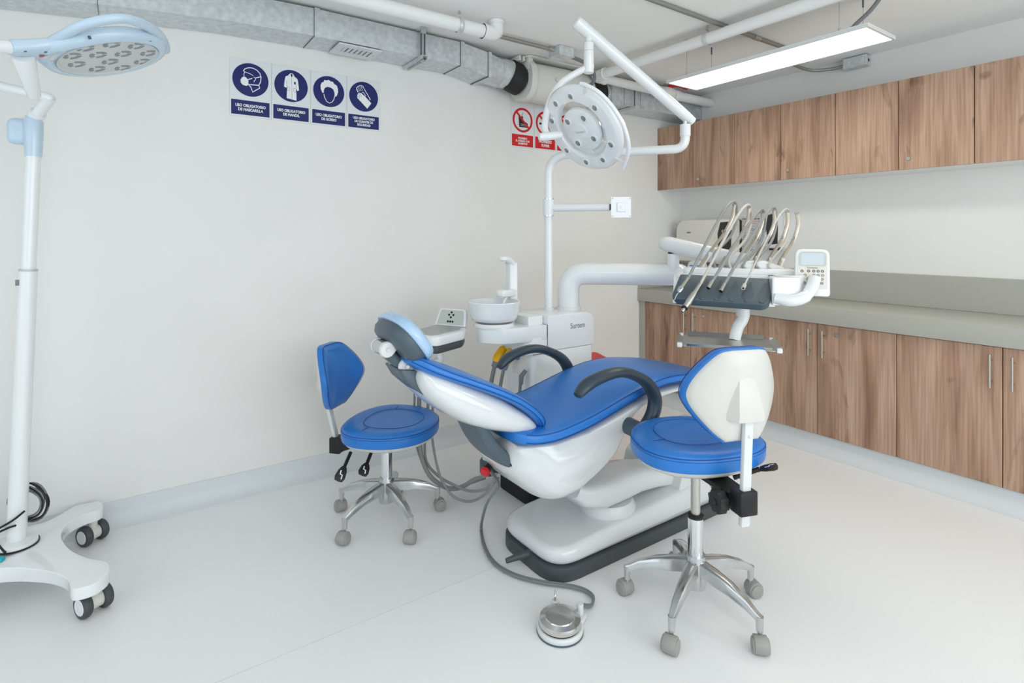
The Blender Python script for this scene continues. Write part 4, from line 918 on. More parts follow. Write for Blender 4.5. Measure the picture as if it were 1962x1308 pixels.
# red waste bin behind
rb = thing('waste_bin', 'red waste bin standing behind the water unit by the wall', 'bin', (2.69, 2.86, 0))
BMt = Matrix.Translation((2.69, 2.86, 0)) @ Matrix.Diagonal((1, 1, .9, 1))
def rr4(w_, d_, r): return rpoly([(-w_, -d_), (w_, -d_), (w_, d_), (-w_, d_)], r)
part('bucket', MB(BMt).loft([[(x, y, z) for x, y in rr4(w_, d_, .03)] for w_, d_, z in ((.12, .10, 0), (.125, .105, .01), (.15, .13, .44), (.152, .132, .45))]), 'red_bin', rb)
part('lid', MB(BMt).loft([[(x*k, y*k, z+.05*(y+.13)/.26*(k > 0)) for x, y in rr4(.158, .138, .03)] for z, k in ((.45, 1), (.47, 1), (.485, .93), (.49, .5))]), 'red_bin', rb)
# ------------------------------------------------------------------ assistant tray on its arm
TA = frame((1.238, 2.428, .869), (.87, .5, 0), (0, 0, 1)) @ Matrix.Scale(1.08, 4)
at = thing('assistant_tray', 'white assistant tray with control pad beside the headrest', 'tray', (1.264, 2.414, .40))
deck = rpoly([(-.16, -.10), (.04, -.125), (.125, -.085), (.125, .09), (-.10, .11)], [.04, .08, .02, .02, .04], 6)
part('tray_body', MB(TA).prism(deck, -.03, .012, .010, 3), 'white_metal', at)
deck2 = rpoly([(-.135, -.07), (.04, -.095), (.105, -.07), (.105, .07), (-.09, .09)], [.03, .06, .015, .015, .03], 6)
part('mat', MB(TA).prism(deck2, .010, .015, .002, 1), 'tray_grey', at)
part('underside', MB(TA).prism([(x*.94, y*.94) for x, y in deck], -.065, -.028, .012, 3), 'slate_dark', at)
PA = TA @ Matrix.Translation((.12, .0, .012)) @ Matrix.Rotation(radians(18), 4, 'Y')
pn = part('control_pad', MB(PA).prism(rpoly([(-.085, 0), (.085, 0), (.07, .082), (-.075, .082)], [.004, .004, .018, .018]), -.008, .012, .004, 2, YZ), 'white_metal', at)
part('pad_face', MB(PA).prism(rpoly([(-.073, .006), (.073, .006), (.06, .075), (-.064, .075)], [.003, .003, .014, .014]), -.0095, -.0079, 0, 1, YZ), 'pad_grey', pn)
for y, z in ((0, .064), (-.012, .052), (.012, .052), (0, .040), (-.013, .02), (.0, .02), (.013, .02)):
    part('button', MB(PA).prism(ell(y, z, .0052, .0052, 14), -.0108, -.0094, 0, 1, YZ), 'print_black', pn)
hm = dep(812, 748, 2.82)
part('support_arm', MB().tube(bend([TA @ V((.03, .0, -.06)), TA @ V((.03, .0, -.13)), TA @ V((-.05, .03, -.155)), V((hm.x, hm.y, (TA @ V((0, 0, -.16))).z))], .02, 5), (.022, .016), 12, up=(0, 0, 1.0)), 'white_metal', at)
part('hose_holder', MB().tube([V((hm.x, hm.y, (TA @ V((0, 0, -.15))).z)), hm], (.03, .03), 14), 'white_metal', at)
part('holder_block', MB().box((.10, .05, .05), (0, 0, 0), .01, 2, Matrix.Translation(hm) @ Matrix.Rotation(radians(30), 4, 'Z')), 'white_metal', at)
cl = V((1.60, 2.52, 0))
part('column', MB().lathe([(.0001, .13), (.036, .13), (.036, .46), (.0001, .46)], 24, Matrix.Translation(cl)), 'white_metal', at)
part('column_foot', MB().lathe([(.0001, .055), (.045, .055), (.049, .065), (.049, .125), (.043, .135), (.0001, .135)], 24, Matrix.Translation(cl)), 'slate', at)
part('link_beam', MB().tube(bend([cl+V((0, 0, .43)), V((1.46, 2.55, .44)), V((1.34, 2.58, .52)), hm+V((.02, .0, .0))], .05, 5), (.022, .02), 12, up=(0, 0, 1)), 'white_metal', at)
part('floor_link', MB().tube([cl+V((0, 0, .09)), V((1.68, 2.44, .09))], (.03, .035), 12, up=(0, 0, 1)), 'slate', at)
hoses = [(.0115, [(803, 775, 2.84), (803, 815, 2.84), (805, 855, 2.83), (811, 886, 2.81), (826, 914, 2.79), (849, 931, 2.79), (867, 936, 2.80), (888, 931, 2.83), (908, 919, 2.87), (930, 912, 2.89)]),
         (.007, [(820, 775, 2.84), (815, 830, 2.84), (816, 880, 2.83), (837, 909, 2.80), (872, 930, 2.79), (899, 940, 2.79), (927, 938, 2.79), (945, 925, 2.80), (955, 915, 2.84)]),
         (.0065, [(830, 770, 2.84), (828, 805, 2.83), (828, 838, 2.82), (836, 886, 2.78), (847, 921, 2.74), (867, 949, 2.72), (892, 960, 2.70), (915, 956, 2.62), (938, 937, 2.50), (950, 908, 2.40)]),
         (.0055, [(794, 770, 2.84), (793, 810, 2.85), (797, 850, 2.84), (812, 893, 2.82), (832, 922, 2.80), (862, 936, 2.83), (900, 926, 2.87), (930, 916, 2.90)])]
for r, pth in hoses:
    pp = [dep(*q) for q in pth]
    part('hose', MB().tube(catmull([V((pp[0].x, pp[0].y, hm.z+.01))]+pp, 8), r, 10), 'hose', at)
# ------------------------------------------------------------------ delivery console on its swing arm
PL = dep(1285, 575, 2.55); PR = dep(1500, 590, 2.40)
ex = (PR-PL); ex.z = 0; ex.normalize(); ey = V((-ex.y, ex.x, 0))
CO = V((PL.x, PL.y, 0))
CF = frame(CO, ex, (0, 0, 1))                # console frame: x along its front, y backwards, z height above the floor
def con(px, py, d):
    r = ray(px, py); k = ((CO-CAMP).dot(ey)+d)/r.dot(ey); p = CAMP+r*k
    return V(((p-CO).dot(ex), d, p.z))
cn = thing('delivery_console', 'white dentist delivery console with dark instrument rest on a swing arm', 'delivery unit', CF @ V((.25, .15, .85)))
outl = rpoly([(.425, -.035), (.53, -.02), (.585, .10), (.55, .27), (.06, .27), (.015, .18), (.02, .10), (.425, .08)], [.01, .05, .06, .05, .05, .05, .03, .005], 6)
part('body', MB(CF).prism(outl, 1.045, 1.165, .03, 5), 'white_enamel', cn, 60)
part('back_hump', MB(CF).prism(rpoly([(.05, .13), (.55, .12), (.545, .27), (.06, .27)], .04), 1.15, 1.192, .014, 4), 'white_metal', cn, 60)
# slanted dark instrument rest
part('rest_support', MB(CF @ Matrix.Translation((.01, 0, 0))).prism([(-.018, 1.036), (.14, 1.04), (.14, 1.158), (.105, 1.150), (-.02, 1.05)], 0, .43, .004, 2, YZ), 'white_metal', cn)
A0, A1, A2, A3 = V((.0, -.03, 1.052)), V((.42, -.055, 1.040)), V((.436, .085, 1.146)), V((.03, .11, 1.156))
xa = (A1-A0).normalized(); nrm = xa.cross((A3-A0)).normalized(); ya = nrm.cross(xa)
RM = CF @ Matrix(((xa.x, ya.x, nrm.x, A0.x), (xa.y, ya.y, nrm.y, A0.y), (xa.z, ya.z, nrm.z, A0.z), (0, 0, 0, 1)))
RW, RH = (A1-A0).length, (A3-A0).dot(ya)
def rest_xy(u, v): return (u*RW+(.03 if 1 else 0)*v*0, v*RH)
rs_ = part('instrument_rest', MB(RM).prism(rpoly([(.0, .0), (RW-.01, .0), (RW+.02, RH), (.03, RH)], [.035, .05, .012, .012], 6), -.03, .012, .010, 4), 'slate', cn, 50)
for i in range(5):
    u = .135+.062*i
    part('groove_shade', MB(RM).prism([(u-.010, .004), (u+.010, .004), (u+.011, .02), (u+.030, .045), (u+.022, RH*.8), (u+.014, RH*.8), (u-.020, .045), (u-.011, .02)], .0118, .0126, .0003, 1), 'slate_shaded', rs_)  # groove shading painted as a darker flat inlay, nothing is cut in
    part('stop_tab', MB(RM).box((.016, .010, .010), (u, .010, .012), .002, 1), 'slate', rs_)
part('round_badge', MB(CF).lathe([(.0001, .001), (.014, .001), (.016, 0)], 20, Matrix.Translation((.437, .085, 1.166))), 'print_grey', cn)
# cup recess, side handle and control pad
part('recess_wall', MB(CF).lathe([(.058, 1.156), (.066, 1.168), (.062, 1.172), (.052, 1.160), (.050, 1.12), (.0001, 1.118)], 28, Matrix.Translation((.508, .075, 0))), 'white_metal', cn)
part('grip_handle', MB(CF).tube(catmull([(.44, -.02, 1.075), (.50, -.035, 1.068), (.555, -.02, 1.085), (.59, .02, 1.125), (.605, .05, 1.16)], 6), [(.026, .030)]*13+[(.022, .026)]*12, 16, up=(0, 0, 1)), 'white_enamel', cn, 60)
T0 = con(1525, 560, .06); PDm = CF @ Matrix.Translation((.598, .06, 1.083)) @ Matrix.Rotation(radians(-8), 4, 'X')
pad = part('control_pad', MB(PDm).prism(rpoly([(-.072, 0), (.068, -.004), (.072, .205), (-.064, .205)], [.01, .015, .03, .03]), -.012, .012, .006, 3, XZ), 'white_enamel', cn)
part('pad_face', MB(PDm).prism(rpoly([(-.060, .03), (.058, .028), (.062, .195), (-.054, .195)], [.006, .006, .022, .022]), .0115, .0132, .0004, 1, XZ), 'off_white', pad)
part('display', MB(PDm).prism(rpoly([(-.044, .135), (.046, .135), (.048, .186), (-.042, .186)], .004), .0128, .0140, 0, 1, XZ), 'screen', pad)
part('display_surround', MB(PDm).prism(rpoly([(-.054, .128), (.056, .128), (.058, .193), (-.050, .193)], [.01, .01, .02, .02]), .0122, .0135, 0, 1, XZ), 'pad_grey', pad)
part('brand_lettering', MB().text('Suntem', .013, PDm @ Matrix(((1, 0, 0, .001), (0, 0, -1, -.0141), (0, 1, 0, .1215), (0, 0, 0, 1))), 1.1, .0001), 'print_brown', pad, 0)
rows = [(.107, (-.040, -.014, .006, .023, .040), 'slate_dark'), (.089, (-.028, .006, .023, .040), 'print_brown'), (.072, (-.042, -.018, .002, .020, .038), 'print_brown'), (.054, (-.032, .0, .018, .036), 'slate')]
for z, xs_, m_ in rows:
    for x in xs_: part('button', MB(PDm).ring(x, z, .0038, .0062, -.0, 16, M=XZ @ Matrix.Translation((0, 0, .0139))).flat([(x-.003, z-.001), (x+.003, z-.001), (x+.003, z+.001), (x-.003, z+.001)], .0139, XZ), m_, pad, 0)
# arm: post, thick lower arm, joint, upper arm
ab = ony(1089, 592, 2.35)
e1_ = dep(1300, 526, 3.0); zA = e1_.z
low = [V((ab.x, ab.y, .93)), V((ab.x, ab.y, zA)), V((e1_.x, e1_.y, zA))]
la_ = part('lower_arm', MB().tube(bend(low, .17, 12), .061, 24), 'white_enamel', cn)
part('arm_end', MB().ball(e1_, .061, 18, (1, 1, 1)), 'white_enamel', la_)
part('arm_collar', MB().lathe([(.06, .928), (.069, .928), (.069, .945), (.06, .95)], 24, Matrix.Translation((ab.x, ab.y, 0))), 'white_metal', la_)
j = dep(1290, 508, 2.98)
part('joint_post', MB().cyl((j.x, j.y, zA+.02), (j.x, j.y, zA+.115), .032, 20).cyl((j.x, j.y, zA+.11), (j.x, j.y, zA+.135), .024, 16), 'white_metal', cn)
part('joint_ring', MB().cyl((j.x, j.y, zA+.113), (j.x, j.y, zA+.124), .0285, 18), 'black', cn)
s1_, s2_ = V((j.x, j.y, zA+.165))-ex*.02, CF @ V((.33, .24, 1.22))
dv = (s2_-s1_).normalized()
part('upper_arm', MB().tube([s1_-dv*.055, s1_-dv*.045, s1_-dv*.01, s1_, s1_.lerp(s2_, .5), s2_], [(.02, .02), (.034, .034), (.042, .04), (.043, .04), (.042, .04), (.042, .04)], 20, up=(0, 0, 1)), 'white_metal', cn, 60)
part('arm_cowl', MB(CF).pad([(.30, 1.18, .05, .02), (.34, 1.195, .055, .035), (.42, 1.20, .05, .03), (.50, 1.185, .03, .014)], 20, 3, Matrix.Translation((0, .22, 0))), 'white_metal', cn, 60)
# stem and instrument tray below
part('stem_boss', MB(CF).cyl((.32, .12, 1.05), (.32, .12, .972), .030, 22).cyl((.32, .12, 1.06), (.32, .12, 1.045), .05, 22), 'white_metal', cn)
st_ = part('stem_arm', MB(CF).tube(catmull([(.325, .12, .985), (.318, .118, .955), (.300, .11, .925), (.288, .10, .89), (.282, .09, .862)], 6), (.026, .016), 14, up=(1, 0, .3)), 'white_metal', cn, 60)
TM = CF @ Matrix.Translation((.243, .02, .862))
tr = part('instrument_tray', MB(TM).prism(rpoly([(-.19, -.15), (.19, -.15), (.19, .12), (-.19, .12)], .015), 0, .003, 0, 1), 'steel', cn, 20, label='shiny steel instrument tray')
for (x0_, y0_, x1_, y1_, dx, dy) in ((-.17, -.15, .17, -.15, 0, -1), (-.17, .12, .17, .12, 0, 1), (-.19, -.135, -.19, .105, -1, 0), (.19, -.135, .19, .105, 1, 0)):
    part('tray_lip', MB(TM).add([(x0_, y0_, .003), (x1_, y1_, .003), (x1_+dx*.022, y1_+dy*.022, .018), (x0_+dx*.022, y0_+dy*.022, .018), (x0_, y0_, .001), (x1_, y1_, .001), (x1_+dx*.022, y1_+dy*.022, .016), (x0_+dx*.022, y0_+dy*.022, .016)], [(0, 1, 2, 3), (7, 6, 5, 4), (0, 4, 5, 1), (1, 5, 6, 2), (2, 6, 7, 3), (3, 7, 4, 0)]), 'steel', tr, 0)
for x, y in ((-.2, -.14), (.2, -.14), (.2, .11), (-.2, .11)): part('tray_clip', MB(TM).box((.022, .03, .02), (x, y, .004), .004, 2), 'white_metal', tr)
part('tray_support', MB(TM).bx(-.03, .05, -.08, .09, -.014, -.001, .004, 1), 'white_metal', cn)
# whip arms and handpieces
wp = [((1340, 512), (1407, 391)), ((1375, 517), (1435, 397)), ((1405, 518), (1461, 407)), ((1433, 520), (1483, 402)), ((1460, 522), (1508, 405)), ((1485, 522), (1527, 408))]
tops = []
for i, (b_, tp) in enumerate(wp):
    p0 = con(*b_, .20); p2 = con(*tp, .34); p1 = con((b_[0]+tp[0])/2+13, (b_[1]+tp[1])/2-3, .31)
    pts = catmull([p0, p0.lerp(p1, .55)+V((-.004, .0, .0)), p1, p1.lerp(p2, .55)+V((.012, 0, 0)), p2], 6)
    wa = part('whip_arm', MB(CF).tube(pts, (.0085, .0022), 8, up=(1, 0, .2)), 'whip', cn)
    part('whip_socket', MB(CF).tube([p0+V((0, 0, -.012)), p0.lerp(p1, .45)], [(.011, .004), (.0095, .0035)], 10, up=(1, 0, .2)), 'white_metal', wa)
    part('hose_clip', MB(CF).box((.020, .014, .010), tuple(p2), .002, 1).box((.018, .012, .014), tuple(p1+V((0, 0, .015))), .002, 1), 'clear', wa)
    tops.append(p2)
hp = [('three-way air and water syringe, first in the instrument rest', (1300, 560), (1345, 495), 'syringe', 0),
      ('steel motor handpiece leaning past the edge of the instrument rest', (1312, 592), (1374, 500), 'motor', 1),
      ('grey hose end without tool, lying beside the motor handpiece', (1357, 552), (1395, 490), 'open', 2),
      ('grey hose end without tool, lying between two others in the rest', (1381, 558), (1415, 495), 'open', 3),
      ('white scaler connector on a thin cream hose in the rest', (1424, 552), (1437, 522), 'scaler', 4)]
for lab, tip, upx, kind, k in hp:
    h0 = RM.inverted() @ (CF @ con(*tip, -.03))
    a = CF @ con(tip[0], tip[1], -.02 if kind in ('open', 'scaler') else -.055); b_ = CF @ con(upx[0], upx[1], .12)
    for _ in range(40):   # lift clear of the rest
        q = RM.inverted() @ a
        if q.z < .022 and 0 < q.y < RH: a = a+(CF.to_3x3() @ V((0, -.004, .001)))
    if kind == 'motor': a = a+(CF.to_3x3() @ V((0, -.022, .008))); b_ = b_+(CF.to_3x3() @ V((0, -.022, .012)))
    d = (b_-a).normalized()
    h = thing('dental_handpiece', lab, 'handpiece', a, group='handpieces on the delivery console')
    tp = CF @ (tops[k]+V((.0, .0, .012)))
    L_ = .085
    if kind == 'motor':
        part('grip', MB().tube([a, a+d*.025, a+d*.032, a+d*.08, a+d*.10, a+d*.15], [.0125, .0135, .015, .015, .011, .0095], 16), 'steel', h)
        part('nose', MB().tube([a-d*.022, a-d*.012, a], [.006, .0072, .007], 12), 'alu', h); part('ring', MB().cyl(a-d*.003, a+d*.004, .0138, 16), 'black', h); L_ = .145
    elif kind == 'syringe':
        part('grip', MB().tube([a+d*.02, a+d*.05, a+d*.10], [.012, .009, .008], 16), 'steel', h)
        hd2 = part('head', MB().tube([a+d*.028, a+d*.012, a], [.013, .012, .007], 12).cyl(a+d*.018, a+d*.018+V((-.006, -.008, .014)), .006, 10), 'alu', h)
        part('nozzle', MB().tube(bend([a, a-d*.022, a-d*.034+V((-.004, 0, -.012))], .01), .0022, 8), 'chrome', h); L_ = .095
    elif kind == 'open':
        part('connector', MB().tube([a, a+d*.035, a+d*.05], [.0095, .009, .007], 16), 'steel', h)
        part('socket', MB().cyl(a-d*.0006, a+d*.006, .0078, 14), 'black', h); L_ = .045
    else:
        part('connector', MB().tube([a, a+d*.03, a+d*.036, a+d*.045], [.0092, .0088, .006, .005], 16), 'hose_cream', h)
        part('socket', MB().cyl(a-d*.0006, a+d*.006, .0045, 12), 'black', h); L_ = .042
    r = .0042 if kind == 'scaler' else .0068
    c0 = a+d*L_
    back = CF @ (tops[k]+V((-.05, -.09, -.03)))
    mid2 = c0.lerp(tp, .5)+V((0, 0, .0))-(CF.to_3x3() @ V((.012, .03, -.01)))
    end = CF @ V((con(*wp[min(k+1, 5)][0], .18).x-.012, .16, 1.185))
    pth = [c0, c0.lerp(mid2, .5), mid2, back, tp, CF @ (tops[k]+V((.012, .012, -.06))), CF @ (tops[k]+V((-.02, -.05, -.16))), CF @ (tops[k]+V((-.10, -.17, -.25)))]
    fx = end+V((0, 0, .0)); pth.append(fx)
    part('hose', MB().tube(catmull(pth, 8), r, 10), 'hose_cream' if kind in ('scaler',) else ('hose' if k != 1 else 'hose_cream'), h)
# ------------------------------------------------------------------ operating lamp on the unit's post
pb = ony(1051, 590, 2.40)
pz = 1.795
a1 = V((pb.x, pb.y, pz)); e2 = dep(1313, 284, 2.86); e2.z = pz+.005
j1 = dep(1312, 238, 2.85); j1 = V((e2.x, e2.y, j1.z))
ol = thing('operating_lamp', 'white round dental operating lamp on a jointed arm above the chair', 'dental lamp', (pb.x, pb.y, .935))
part('post', MB().tube(bend([V((pb.x, pb.y, .93)), a1, e2, j1+V((0, 0, .0))], [.12, .10], 12), .0235, 20), 'white_enamel', ol)
part('post_collar', MB().lathe([(.0235, .93), (.03, .93), (.03, .942), (.0235, .944)], 20, Matrix.Translation((pb.x, pb.y, 0))), 'white_metal', ol)
tk = dep(1121, 56, 2.66)
sa, sb = V((j1.x, j1.y, j1.z+.045)), tk
dv = (sb-sa).normalized()
part('arm_sleeve', MB().cyl(j1+V((0, 0, -.06)), j1, .027, 20), 'white_enamel', ol)
part('pivot_pin', MB().cyl(j1, j1+V((0, 0, .05)), .011, 14), 'chrome', ol)
sd = V((dv.x, dv.y, 0)).normalized()
part('spring_arm', MB().tube([sa-dv*.055, sa-dv*.05, sa-dv*.01, sb+dv*.02, sb+dv*.055, sb+dv*.06], [(.016, .02), (.024, .027), (.027, .028), (.031, .032), (.031, .032), (.026, .027)], 20, up=(0, 0, 1)), 'white_enamel', ol)
part('arm_slot', MB().box((.05, .016, .004), (0, 0, 0), M=frame(sa+V((0, 0, -.022))+dv*.0, dv, V((0, 0, 1)))), 'black', ol)
part('warning_mark', MB().box((.012, .012, .001), (0, 0, 0), M=frame(sb-dv*.10+V((0, 0, -.026)), dv, V((0, 0, 1)))), 'yellow', ol)
pt0 = dep(1128, 78, 2.66); pt1 = dep(1125, 140, 2.66); pt1 = V((pt0.x, pt0.y, pt1.z))
part('hanger_tube', MB().tube([pt0+V((0, 0, .04)), pt0+V((0, 0, -.002)), pt0+V((0, 0, -.012)), pt1+V((0, 0, .002)), pt1], [.015, .015, .0245, .0245, .023], 20), 'white_enamel', ol)
part('hanger_seam', MB().cyl(pt0.lerp(pt1, .32), pt0.lerp(pt1, .335), .0248, 20), 'pad_grey', ol)
# lamp head
hcn = dep(1112.3, 250.4, 2.60)
rt = V((_C, -_S, 0)); fw = V((_S, _C, 0))
def cv(r_, f_, z_): return rt*r_+fw*f_+V((0, 0, z_))
n_ = cv(-.669, -.476, -.57).normalized(); u_ = cv(.666, -.044, -.745)
LH = frame(hcn, u_, n_)                       # local z looks at the patient
def onplane(px, py, M, z=0.0):
    o_, nn = M @ V((0, 0, z)), M.to_3x3() @ V((0, 0, 1)); r = ray(px, py)
    return CAMP+r*((o_-CAMP).dot(nn)/r.dot(nn))
R1 = .213
hd3 = part('head_ring', MB(LH).lathe([(R1*.66, -.034), (R1*.665, -.010), (R1*.70, .000), (R1*.93, .002), (R1*.98, -.002), (R1*1.02, -.012), (R1*1.05, -.022), (R1*1.03, -.036), (R1*.9, -.042), (R1*.70, -.040), (R1*.66, -.034)], 64, None, False), 'white_enamel', ol, 50)
hub = part('head_hub', MB(LH).lathe([(.0001, -.05), (R1*.40, -.05), (R1*.50, -.034), (R1*.53, -.018), (R1*.51, -.006), (R1*.47, -.001), (R1*.20, .002), (R1*.19, .005), (.0001, .006)], 48), 'white_enamel', ol, 40)
for a in (-10, 45, -60):
    part('spoke', MB(LH).box((R1*.22, .10, .010), (R1*.60, 0, -.032), .005, 2, Matrix.Rotation(radians(a), 4, 'Z')), 'white_metal', ol)
def led(a, k, z, r):
    x, y = R1*k*cos(radians(a)), R1*k*sin(radians(a)); M = LH @ Matrix.Translation((x, y, z))
    l = part('led', MB(M).lathe([(r*1.75, -.003), (r*1.6, .003), (r*1.05, .004), (r*.95, -.001), (.0001, -.001)], 20), 'white_enamel', ol)
    part('led_lens', MB(M).lathe([(r*1.0, .0012), (r*.7, .003), (.0001, .0036)], 16), 'lens', l)
for a in (180, 142, 96, 31, -7, -45, -86, -143): led(a, .82, .001, .0135)
for a in (-162, 110, 24, -67): led(a, .37, .001, .0145)
for a in (160, 65, -25, -115):
    part('ring_rib', MB(LH).prism(rpoly([(R1*.68, -.014), (R1*.93, -.014), (R1*.93, .014), (R1*.68, .014)], .008), .0005, .003, .001, 1, Matrix.Rotation(radians(a), 4, 'Z')), 'white_metal', hd3)
part('brand_lettering', MB().text('Suntem', .020, LH @ Matrix.Rotation(radians(61), 4, 'Z') @ Matrix.Translation((.0, -.004, .0066)), 1, .0), 'pad_grey', hub, 0)
# yoke behind the head
yk0 = pt1+V((0, 0, .03))
def yb(x, y): return onplane(x, y, LH, -.075)
pv = dep(1040, 262, 2.62)
part('yoke', MB().tube(catmull([yk0, dep(1099, 143, 2.665), dep(1075, 160, 2.67), dep(1057, 186, 2.68), dep(1047, 218, 2.68), dep(1044, 245, 2.66), dep(1050, 262, 2.65)], 8), .0165, 16), 'white_enamel', ol)
part('yoke_pivot', MB().tube([dep(1033, 262, 2.62), dep(1040, 262, 2.625), dep(1075, 258, 2.65)], [.016, .021, .019], 16), 'white_metal', ol)
# curved grab handle beside the head
arc = catmull([onplane(1020+x/6.229, 130+y/6.229, LH, .012) for x, y in ((575, 188), (640, 205), (790, 290), (930, 430), (1040, 590), (1110, 740), (1148, 900), (1142, 1020), (1110, 1130), (1085, 1195))], 5)
gh = part('grab_handle', MB().tube(arc, .0095, 12), 'white_enamel', ol)
for (x, y), (x2, y2) in (((625, 225), (628, 350)), ((1108, 1140), (960, 1050))):
    part('handle_stay', MB().cyl(onplane(1020+x/6.229, 130+y/6.229, LH, .012), onplane(1020+x2/6.229, 130+y2/6.229, LH, -.015), .0075, 10), 'white_metal', gh)
# monitor bracket on the post
zb_ = ony(1051, 398, 2.40).z
mb_ = thing('monitor_bracket', 'white monitor bracket with square plate on the lamp post', 'bracket', (pb.x, pb.y, zb_-.05))
part('post_clamp', MB().lathe([(.0245, -.045), (.031, -.045), (.031, .05), (.0245, .05)], 20, Matrix.Translation((pb.x, pb.y, zb_))), 'white_metal', mb_)
for z in (-.0465, .0465): part('clamp_ring', MB().lathe([(.0245, -.003), (.0315, -.003), (.0315, .003), (.0245, .003)], 20, Matrix.Translation((pb.x, pb.y, zb_+z+.002))), 'chrome', mb_)
pe = dep(1168, 399, 2.98); pe.z = zb_
part('arm', MB().cyl((pb.x, pb.y, zb_), pe, .0215, 18), 'white_metal', mb_)
part('swivel', MB().cyl(pe, pe+(pe-V((pb.x, pb.y, zb_))).normalized()*.03, .017, 14).box((.012, .003, .016), tuple(pe+V((-.01, -.021, .0)))), 'slate', mb_)
vc = dep(1190, 397, 2.95); vn = V((-.45, -.85, 0)).normalized(); VM = frame(vc, V((-vn.y, vn.x, 0)), vn)
pl = part('mount_plate', MB(VM).box((.112, .112, .004), (0, 0, 0), .0015, 1).box((.05, .05, .008), (0, 0, .004), .003, 1), 'white_metal', mb_)
part('bolt', MB(VM).lathe([(.0001, .012), (.006, .011), (.008, .006)], 12), 'steel', pl)
for x in (-.048, .048):
    for y in (-.048, .048): part('screw_hole', MB(VM).lathe([(.0001, .0026), (.0026, .0026), (.0026, .0015)], 8, Matrix.Translation((x, y, 0))), 'print_grey', pl)
part('plate_neck', MB().cyl(vc-vn*.002, pe+(vc-pe)*.5-vn*.05, .014, 12).cyl(pe+(vc-pe)*.5-vn*.05, pe, .014, 12), 'white_metal', mb_)

# ------------------------------------------------------------------ mobile examination lamp by the left wall
bx0 = V((-.365, 2.81, 0))
ml = thing('examination_lamp', 'mobile examination lamp with pale blue round head on a wheeled base', 'floor lamp', bx0)
# four armed base: two arms seen, the other two mirrored on the far side of the pole
ptsx = [(40, 1092), (95, 1096), (128, 1108), (136, 1126), (150, 1127), (180, 1118), (206, 1100), (210, 1082), (200, 1074), (165, 1068), (135, 1056), (120, 1040), (118, 1024), (132, 1004), (160, 988), (190, 978), (198, 968), (190, 959), (172, 958), (145, 968), (118, 986), (88, 1003), (55, 1012)]
half = [onz(x, y, .15) for x, y in ptsx]
for p in half: p.y = min(p.y, 3.10)
loop_ = [V((p.x, p.y, 0)) for p in half]
loop_ += [bx0*2-p for p in loop_]
loop_ = [V((p.x, min(p.y, 3.10), 0)) for p in loop_]
cl_ = catmull(loop_+[loop_[0]], 3)[:-1]
bp = MB().prism([(p.x, p.y) for p in cl_], .108, .15, .014, 4)
for p in bp.v:
    r = (V((p.x, p.y, 0))-bx0).length
    if p.z > .12: p.z += .02*max(0, 1-r/.35)
part('base', bp, 'white_enamel', ml, 60)
c1, c2 = onz(180, 1172, 0), onz(178, 1035, 0); c2.y = min(c2.y, 3.03)
order = [c1, c2, V((2*bx0.x-c1.x, min(2*bx0.y-c1.y, 3.02), 0)), bx0*2-c2]
for i, p in enumerate(order):
    ax_ = V((.86, .5, 0)).normalized() if p is c1 else V((.80, .6, 0)).normalized()
    c = p+V((0, 0, .0425))
    ca = part('caster', MB().cyl(c-ax_*.028, c+ax_*.028, .028, 20).cyl(c, V((p.x, p.y, .112)), .018, 14), 'off_white', ml)
    for s_ in (-1, 1):
        m_ = c+ax_*(s_*.034)
        wt = part('tyre', MB().lathe([(.020, -.014), (.038, -.014), (.0425, -.008), (.0425, .006), (.039, .012), (.030, .0135), (.02, .0135)], 28, axis_frame(m_, ax_*s_)), 'rubber', ca)
        part('wheel_disc', MB().lathe([(.0001, .015), (.027, .0145), (.030, .012), (.030, 0)], 24, axis_frame(m_, ax_*s_)), 'white_metal', wt)
lean = rt*.075+V((0, 0, 0))
ptop = V((bx0.x, bx0.y, 1.70))+lean
def on_pole(z): return bx0+lean*((z)/1.70)+V((0, 0, z))
part('pole_flange', MB().tube([on_pole(.17), on_pole(.182), on_pole(.19)], [.066, .064, .03], 28), 'white_metal', ml)
part('flange_gasket', MB().tube([on_pole(.166), on_pole(.171)], [.070, .070], 28), 'black', ml)
part('lower_pole', MB().tube([on_pole(.18), on_pole(1.215)], [.031, .0285], 24), 'white_metal', ml)
part('pole_ring', MB().cyl(on_pole(1.212), on_pole(1.219), .0295, 24), 'pad_grey', ml)
part('upper_pole', MB().tube([on_pole(1.21), on_pole(1.66)], .0235, 24), 'white_metal', ml)
part('rating_mark', MB().box((.014, .001, .022), tuple(on_pole(1.17)-fw*.0295-rt*.012)), 'print_grey', ml)
part('power_switch', MB().box((.034, .022, .012), (0, 0, 0), .003, 1, frame(bx0+rt*.035-fw*.10+V((0, 0, .168)), rt, (0, -.12, 1))), 'teal', ml, label='lit teal power switch')
# coil of mains cable hung round the pole
cw = None
for k in range(7):
    r0_, ph_, tl = .046+.006*random.random()+.003*k, random.random()*6, random.uniform(-.3, .3)
    pts_ = [on_pole(.305)+rt*((r0_+.012)*cos(a)*(1+.05*sin(a*2+ph_)))+V((0, 0, r0_*1.15*sin(a)*(1+.06*cos(a*3+ph_))))+fw*(.034+.004*k*.6+tl*.02*cos(a)) for a in [q*2*pi/28 for q in range(29)]]
    o_ = part('cable_coil' if cw is None else 'coil_turn', MB().tube(pts_, .0036, 6), 'black_soft' if k % 3 else 'print_grey', ml if cw is None else cw)
    cw = cw or o_
part('cable_tail', MB().tube(catmull([on_pole(.26)-fw*.04+rt*.03, on_pole(.25)-fw*.045, on_pole(.22)-fw*.04-rt*.05, on_pole(.19)-fw*.05-rt*.02, bx0+rt*.03-fw*.07+V((0, 0, .175))], 8), .004, 8), 'black', cw)
